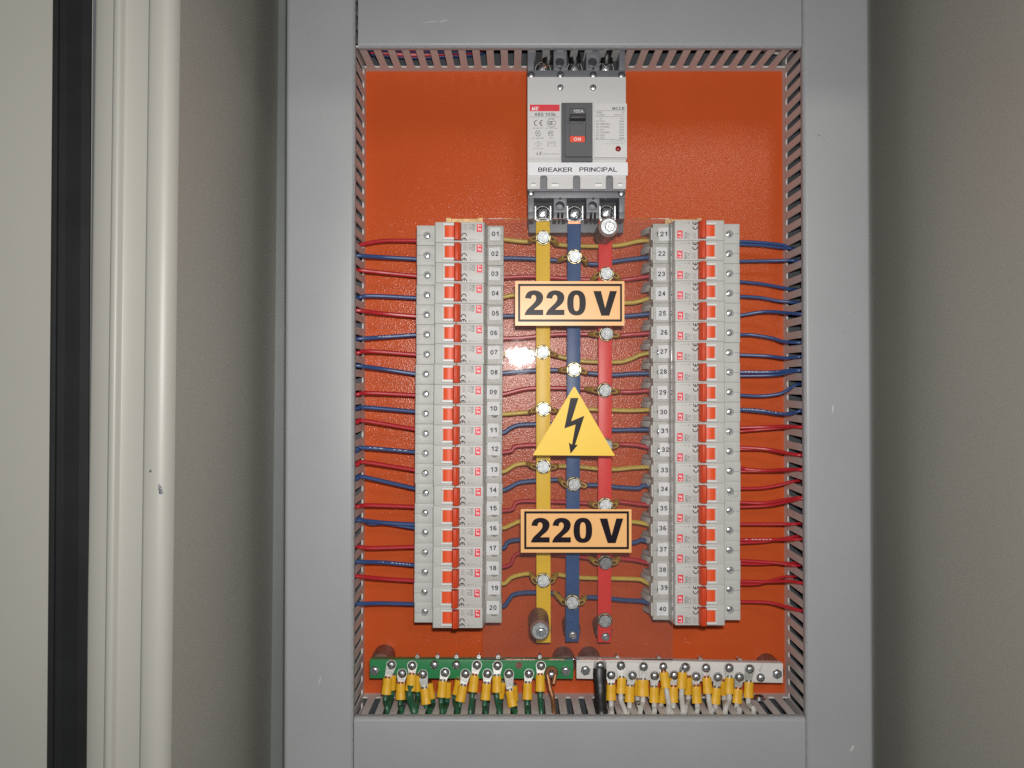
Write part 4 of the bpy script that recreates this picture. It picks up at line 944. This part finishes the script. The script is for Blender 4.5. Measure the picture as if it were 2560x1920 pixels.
q = P(gx(1613), gy(308), YE); part('screw_hole', B().lathe(q, [(3.2, 0.3), (3.2, -0.08)], 20), M['insul'], eb)
b = B().tube([P(wx(x), gy(y), YE-0.05) for x, y in ((1792, 290), (1783, 320), (1772, 342))], 0.18, 5); b.tube([P(wx(1770+9*math.cos(a*0.7)), gy(355+9*math.sin(a*0.7)), YE-0.05) for a in range(10)], 0.15, 5)
part('pencil_mark', b, M['ink2'], nb)
# little studs of screws on the bars' upper edges
for t, lst in ((eb, [gx(665), gx(855), gx(1032), gx(1240), gx(1420), gx(1808)]), (nb, [wx(465), wx(850), wx(1240), wx(1605)])):
    b = B()
    for x in lst:
        q = P(x, 1650 if t is eb else 1650+(x-1441)*0.02, YE); b.lathe((q.x, YE+9, q.z+0.5), [(1.8, 8), (1.8, 0)], 10)
    part('screw_tip', b, M['zinc'], t)
for x, y, lab in ((952, 1645, 'carrying the green bar beside the upright duct'), (1412, 1650, 'carrying the green bar beside the white bar'), (1478, 1650, 'carrying the white bar beside the green bar'), (1935, 1668, 'carrying the white bar at its far end from the green bar')):
    q = P(x, y+14, YE+10); insulator('brown post insulator ' + lab, (q.x, YP, q.z), (q.x, YE+10, q.z), 10.5)

def terminal(label, bar, sc, st, sb, wire_end, wm, width=88, back=False, grp='', fx=gx, wr=2.3):
    """crimped ring terminal in a yellow sleeve with its wire.  zoom pixel input"""
    S = P(fx(sc[0]), gy(sc[1]), YE)
    ys = YE-3.0 if not back else YE+1.5
    T, Bt = P(fx(st[0]), gy(st[1]), ys-2), P(fx(sb[0]), gy(sb[1]), ys-4 if not back else ys-1)
    E = P(fx(wire_end[0]), gy(wire_end[1]), 918)
    E.x = to_slot(E.x, 'b', 1.2); E.z = min(E.z, ZWB+3)
    t = thing('terminal_wire', label, 'wire', E, grp)
    hw = width/2/3.687*ys/F
    if not back:
        b = B(); n = 18; pts = []
        d = (T-S); d.y = 0; d.normalize(); a = Vector((d.z, 0, -d.x))
        for k in range(n+1):
            an = math.pi*k/n; pts.append(S + a*4.6*math.cos(an) - d*4.6*math.sin(an))
        pts += [T - a*2.6 + d*1.5, T + a*2.6 + d*1.5]
        f_ = [Vector((p.x, YE-0.3-(1.2 if i > n else 0), p.z)) for i, p in enumerate(pts)]; r_ = [Vector((p.x, YE-1.2-(2.2 if i > n else 0), p.z)) for i, p in enumerate(pts)]
        N = len(pts); b.add(f_+r_, [tuple(range(N)), tuple(range(2*N-1, N-1, -1))]+[(i, (i+1) % N, (i+1) % N+N, i+N) for i in range(N)])
        rg = part('ring_tongue', b, M['tin'], t)
        q = Vector((S.x, YE-1.1, S.z)); shared('screw', GSC if random.random() < .5 else GSC2, t, q, (0, random.uniform(0, 3), 0))
    d = (Bt-T)
    part('barrel', B().tube([T-d*0.12, T+d*0.1], 2.5, 12, True, 2.2), M['tin'] if random.random() < .6 else M['copper'], t)
    sl = part('sleeve', B().tube([T, T+d*0.1, T+d*0.45, T+d*0.7, Bt], [hw*0.9, hw*0.96, hw*0.92, hw*0.98, hw*1.03], 16, True, [2.6, 2.8, 2.2, 2.6, 2.9]), M['sleeve'], t)
    dn = d.normalized()
    mid = Bt + dn*6; E2 = E + Vector((0, 8, -22))
    part('insulation', B().tube(spline([Bt-dn*5, mid, E, E2], 5), wr, 10), M[wm], t)
    return t
GE = 'sleeved wires on the terminal bars'
GW = [((438,300),(402,425),(388,575),(402,712)),((537,380),(523,475),(520,622),(545,722)),((630,308),(625,392),(612,540),(650,742)),((728,388),(742,520),(757,665),(795,750)),((932,372),(910,452),(900,600),(905,748)),
      ((1120,382),(1098,495),(1070,640),(1045,745)),((1225,303),(1203,400),(1187,550),(1165,755)),((1323,382),(1315,475),(1302,625),(1308,765)),((1415,308),(1408,405),(1410,555),(1437,765)),((1520,382),(1528,540),(1555,685),(1575,745)),
      ((1705,382),(1693,470),(1690,620),(1695,765)),((1815,310),(1808,395),(1810,545),(1820,765))]
ORD = ['first', 'second', 'third', 'fourth', 'fifth', 'sixth', 'seventh', 'eighth', 'ninth', 'tenth', 'eleventh', 'twelfth', 'thirteenth', 'fourteenth']
random.seed(5)
for i, (s, a, b_, e) in enumerate(GW):
    terminal('yellow-sleeved green wire, %s along the green bar from the copper wire' % ORD[11-i], eb, s, a, b_, e, 'wgreen', 88 if i != 2 else 96, False, GE, gx, 2.3 if i not in (2,) else 3.6)
for s, a, b_, e, near in (((445,300),(450,395),(443,530),(430,690),'twelfth'), ((672,300),(668,400),(676,542),(690,700),'tenth'), ((790,388),(785,470),(810,610),(800,740),'ninth'), ((955,372),(955,460),(950,600),(935,745),'eighth'), ((1050,382),(1058,440),(1033,572),(1045,735),'seventh'),
                    ((1465,308),(1462,460),(1440,606),(1450,760),'fourth'), ((1572,382),(1565,490),(1572,630),(1580,740),'third')):
    terminal('green wire tucked behind the %s sleeve from the copper wire' % near, eb, s, a, b_, e, 'wgreen', 72, True, GE, gx)
WW = [((397,395),(398,485),(398,628),(375,775)),((487,308),(495,420),(490,565),(517,765)),((593,400),(572,500),(567,645),(545,775)),((695,318),(693,440),(690,590),(662,735)),((797,402),(795,508),(795,650),(785,735)),
      ((877,318),(883,370),(905,515),(945,780)),((978,397),(972,505),(970,648),(975,760)),((1080,325),(1057,370),(1050,520),(1050,745)),((1180,408),(1182,500),(1190,655),(1185,735)),((1270,330),(1278,420),(1292,565),(1308,775)),
      ((1380,415),(1372,515),(1358,662),(1325,730)),((1483,330),(1490,420),(1485,568),(1435,705)),((1578,415),(1568,525),(1558,655),(1545,700)),((1673,340),(1668,460),(1665,605),(1692,710))]
for i, (s, a, b_, e) in enumerate(WW):
    terminal('yellow-sleeved white wire, %s along the white bar from the black cable' % ORD[i], nb, s, a, b_, e, 'wwhite', 90 if i != 3 else 108, False, GE, wx)
for s, a, b_, e, near in (((920,318),(922,420),(925,555),(915,700),'sixth'), ((1110,325),(1112,415),(1108,572),(1080,680),'eighth'), ((1440,330),(1438,450),(1440,578),(1425,700),'twelfth'), ((655,318),(650,440),(645,580),(650,720),'fourth'), ((870,402),(885,520),(866,650),(900,730),'fifth')):
    terminal('white wire tucked behind the %s sleeve from the black cable' % near, nb, s, a, b_, e, 'wwhite', 78, True, GE, wx)
# bare copper earth wire
q = P(gx(1912), gy(393), YE)
t = thing('copper_wire', 'bare brown copper wire looped round a screw of the green bar', 'wire', P(gx(1938), gy(772), 920))
loop = [P(gx(1930), gy(480), YE-4)] + [P(gx(1912+42*math.cos(a)), gy(375-42*math.sin(a)), YE-1.5) for a in [(-0.6+4.2*k/9) for k in range(10)]] + [P(gx(1885), gy(440), YE-3), P(gx(1900), gy(520), YE-6), P(gx(1928), gy(620), 926), P(gx(1936), gy(775), 916), P(gx(1938), gy(830), 925)]
part('strand', B().tube(spline(loop, 4), 2.1, 10), M['ycop'], t)
shared('screw', GSC2, t, (q.x, YE-0.5, q.z))
# thick black neutral cable with a tinned lug
t = thing('black_cable', 'thick black cable with tinned lug on the white bar', 'cable', P(wx(310), gy(775), 918))
S = P(wx(295), gy(305), YE)
b = B(); pts = []
top = P(wx(292), gy(238), YE); hw_ = 57/3.687*YE/F
cz_ = top.z - hw_
for k in range(15): a = math.pi*k/14; pts.append((S.x+hw_*math.cos(a), cz_+hw_*math.sin(a)))
pts += [(S.x-hw_, PZ(gy(360), YE)), (S.x+hw_, PZ(gy(360), YE))]
lg = part('lug', B().prism(pts, 'y', YE-0.3, YE-2.4), M['tin'], t, bevel=0.3)
shared('screw', GSC, t, (S.x, YE-2.3, S.z))
c_ = [P(wx(x), gy(y), Y) for x, y, Y in ((295, 338, YE-5), (293, 420, YE-7), (300, 520, YE-9), (300, 600, 924), (308, 700, 919), (312, 780, 916), (314, 850, 924))]
part('jacket', B().tube(spline(c_, 4), [6.2]*5+[5.5]*6+[5.2]*6+[5.8]*8, 14, True, [3.4]*8+[4.0]*17), M['wblack'], t)
# loose bolt on the lower duct wall
q = P(wx(1772), gy(600), 950)
t = thing('loose_bolt', 'dark bolt head sitting on the level duct wall below the white bar', 'bolt', (q.x, q.y, q.z-3))
zb_ = ZWB + 0.7
def zl(prof): 
    bb = B().lathe((0, 0, 0), prof, 18); bb.xf(Matrix.Translation((q.x, 955, zb_)) @ Matrix.Rotation(math.radians(-90), 4, 'X')); return bb
part('washer', B().add([Vector((q.x+6.2*math.cos(a*math.pi/10), 955+6.2*math.sin(a*math.pi/10), zb_+h)) for h in (0, 1.2) for a in range(20)], [tuple(range(20)), tuple(range(39, 19, -1))]+[(k, (k+1) % 20, (k+1) % 20+20, k+20) for k in range(20)]), M['zinc'], t)
part('head', B().add([Vector((q.x+r_*math.cos(a*math.pi/10), 955+r_*math.sin(a*math.pi/10), zb_+h)) for h, r_ in ((1.2, 4.6), (3.4, 4.3), (4.2, 3)) for a in range(20)], [tuple(range(59, 39, -1))]+[(k+20*j, (k+1) % 20+20*j, (k+1) % 20+20*j+20, k+20*j+20) for j in (0, 1) for k in range(20)]), M['zinc'], t)

# ================================================================ clear sheet with its signs
A, D = P(1209, 546, YA), P(1682, 1650, YA)
solo('clear_cover', B().box(A.x, D.x, YA, YA+3, D.z, A.z), M['acrylic'], ((A.x+D.x)/2, YA+1.5, D.z), 'clear acrylic sheet fixed over the three busbars between the breaker rows', 'clear sheet', smooth=False)
def poly(b, pts, y):
    v = [Vector((p.x, y, p.z)) for p in pts]
    from mathutils.geometry import tessellate_polygon
    b.add(v, [tuple(q) for q in tessellate_polygon([[Vector((q.x, q.z, 0)) for q in v]])]); return b
def smooth2(pts):
    return [(v.x, v.y) for v in spline([Vector((x, y, 0)) for x, y in pts], 5)]
def vsign(label, x0, y0, x1, y1, brd, inn, toff, tilt, zo):
    Ys = YA-0.6
    pz = lambda x, y: P(x, y+tilt*(x-x0), Ys)
    zx = lambda x, y: pz(1240+(x)/5.53, zo+(y)/5.53)
    b = B(); pts = [pz(x0, y0), pz(x1, y0), pz(x1, y1), pz(x0, y1)]
    c = (pts[2]+pts[3])*0.5
    t = thing('voltage_sign', label, 'sign', (c.x, YA, c.z), 'orange 220 V signs on the clear sheet')
    part('plate', B().add([Vector((p.x, Ys, p.z)) for p in pts]+[Vector((p.x, YA-0.03, p.z)) for p in pts], [(0, 1, 2, 3), (7, 6, 5, 4), (0, 4, 5, 1), (1, 5, 6, 2), (2, 6, 7, 3), (3, 7, 4, 0)]), M['signo'], t, smooth=False)
    o = [zx(brd[0], brd[1]), zx(brd[2], brd[1]), zx(brd[2], brd[3]), zx(brd[0], brd[3])]; n_ = [zx(inn[0], inn[1]), zx(inn[2], inn[1]), zx(inn[2], inn[3]), zx(inn[0], inn[3])]
    b = B()
    for k in range(4): j = (k+1) % 4; b.add([Vector((p.x, Ys-0.08, p.z)) for p in (o[k], o[j], n_[j], n_[k])], [(0, 1, 2, 3)])
    part('border_print', b, M['signk'], t, smooth=False)
    tx, ty = toff
    two_o = smooth2([(400, 1247), (412, 1205), (438, 1166), (478, 1146), (525, 1139), (578, 1146), (625, 1172), (649, 1212), (651, 1256), (634, 1302), (600, 1342), (560, 1374), (524, 1407)]) + [(653, 1407), (653, 1481), (393, 1481)] + smooth2([(404, 1448), (428, 1408), (468, 1368), (510, 1328), (540, 1292), (554, 1258), (551, 1224), (532, 1204), (511, 1204), (493, 1219), (486, 1254)])
    b = B()
    for dx_ in (0, 293):
        poly(b, [zx(x+dx_+tx, y+ty) for x, y in two_o], Ys-0.09)
    n = 40; ov = []; iv = []
    for k in range(n):
        a = 2*math.pi*k/n; sp = lambda v, e: math.copysign(abs(v)**e, v)
        ov.append((1113+129*sp(math.cos(a), 0.82), 1312+174*sp(math.sin(a), 0.82))); iv.append((1113+41*sp(math.cos(a), 0.75), 1313+112*sp(math.sin(a), 0.75)))
    for k in range(n):
        j = (k+1) % n; b.add([Vector((p.x, Ys-0.09, p.z)) for p in (zx(ov[k][0]+tx, ov[k][1]+ty), zx(ov[j][0]+tx, ov[j][1]+ty), zx(iv[j][0]+tx, iv[j][1]+ty), zx(iv[k][0]+tx, iv[k][1]+ty))], [(0, 1, 2, 3)])
    poly(b, [zx(x+tx, y+ty) for x, y in ((1345, 1148), (1452, 1148), (1509, 1385), (1575, 1148), (1672, 1148), (1566, 1489), (1456, 1489))], Ys-0.09)
    part('number_print', b, M['signk'], t, smooth=False)
vsign('orange 220 V sign stuck over the busbars, above the lightning triangle', 1288, 703, 1561, 814, (305, 1048, 1742, 1572), (335, 1080, 1715, 1540), (0, 0), 0.0, 520)
vsign('orange 220 V sign stuck over the busbars, below the lightning triangle', 1302, 1273, 1578.7, 1381.5, (390, 985, 1838, 1510), (420, 1017, 1808, 1478), (88, -63), 0.0, 1100)
Ys = YA-0.6
zx = lambda x, y: P(1240+x/5.53, 820+y/5.53, Ys)
def fillet(pts, r):
    out = []; n = len(pts)
    for i in range(n):
        p0, p1, p2 = Vector(pts[i-1]), Vector(pts[i]), Vector(pts[(i+1) % n]); rr = r[i]
        a = p1+(p0-p1).normalized()*rr; c = p1+(p2-p1).normalized()*rr
        for k in range(5): t_ = k/4; out.append(tuple((a*(1-t_)**2+p1*2*t_*(1-t_)+c*t_*t_)))
    return out
tri = fillet([(1082, 798), (1646, 1766), (508, 1759)], [34, 3, 3])
t = thing('warning_sign', 'yellow triangle with black lightning arrow on the clear sheet', 'sign', zx(1080, 1762))
f_ = [zx(x, y) for x, y in tri]; n = len(f_)
part('plate', B().add([Vector((p.x, Ys, p.z)) for p in f_]+[Vector((p.x, YA-0.03, p.z)) for p in f_], [tuple(range(n)), tuple(range(2*n-1, n-1, -1))]+[(i, (i+1) % n, (i+1) % n+n, i+n) for i in range(n)]), M['signy'], t, smooth=False)
b = poly(B(), [zx(x, y) for x, y in ((1030, 967), (1140, 967), (1040, 1289), (1222, 1212), (1093, 1616), (1133, 1614), (1030, 1738), (1007, 1583), (1051, 1612), (1100, 1335), (945, 1388))], Ys-0.09)
part('lightning_print', b, M['signk'], t, smooth=False)
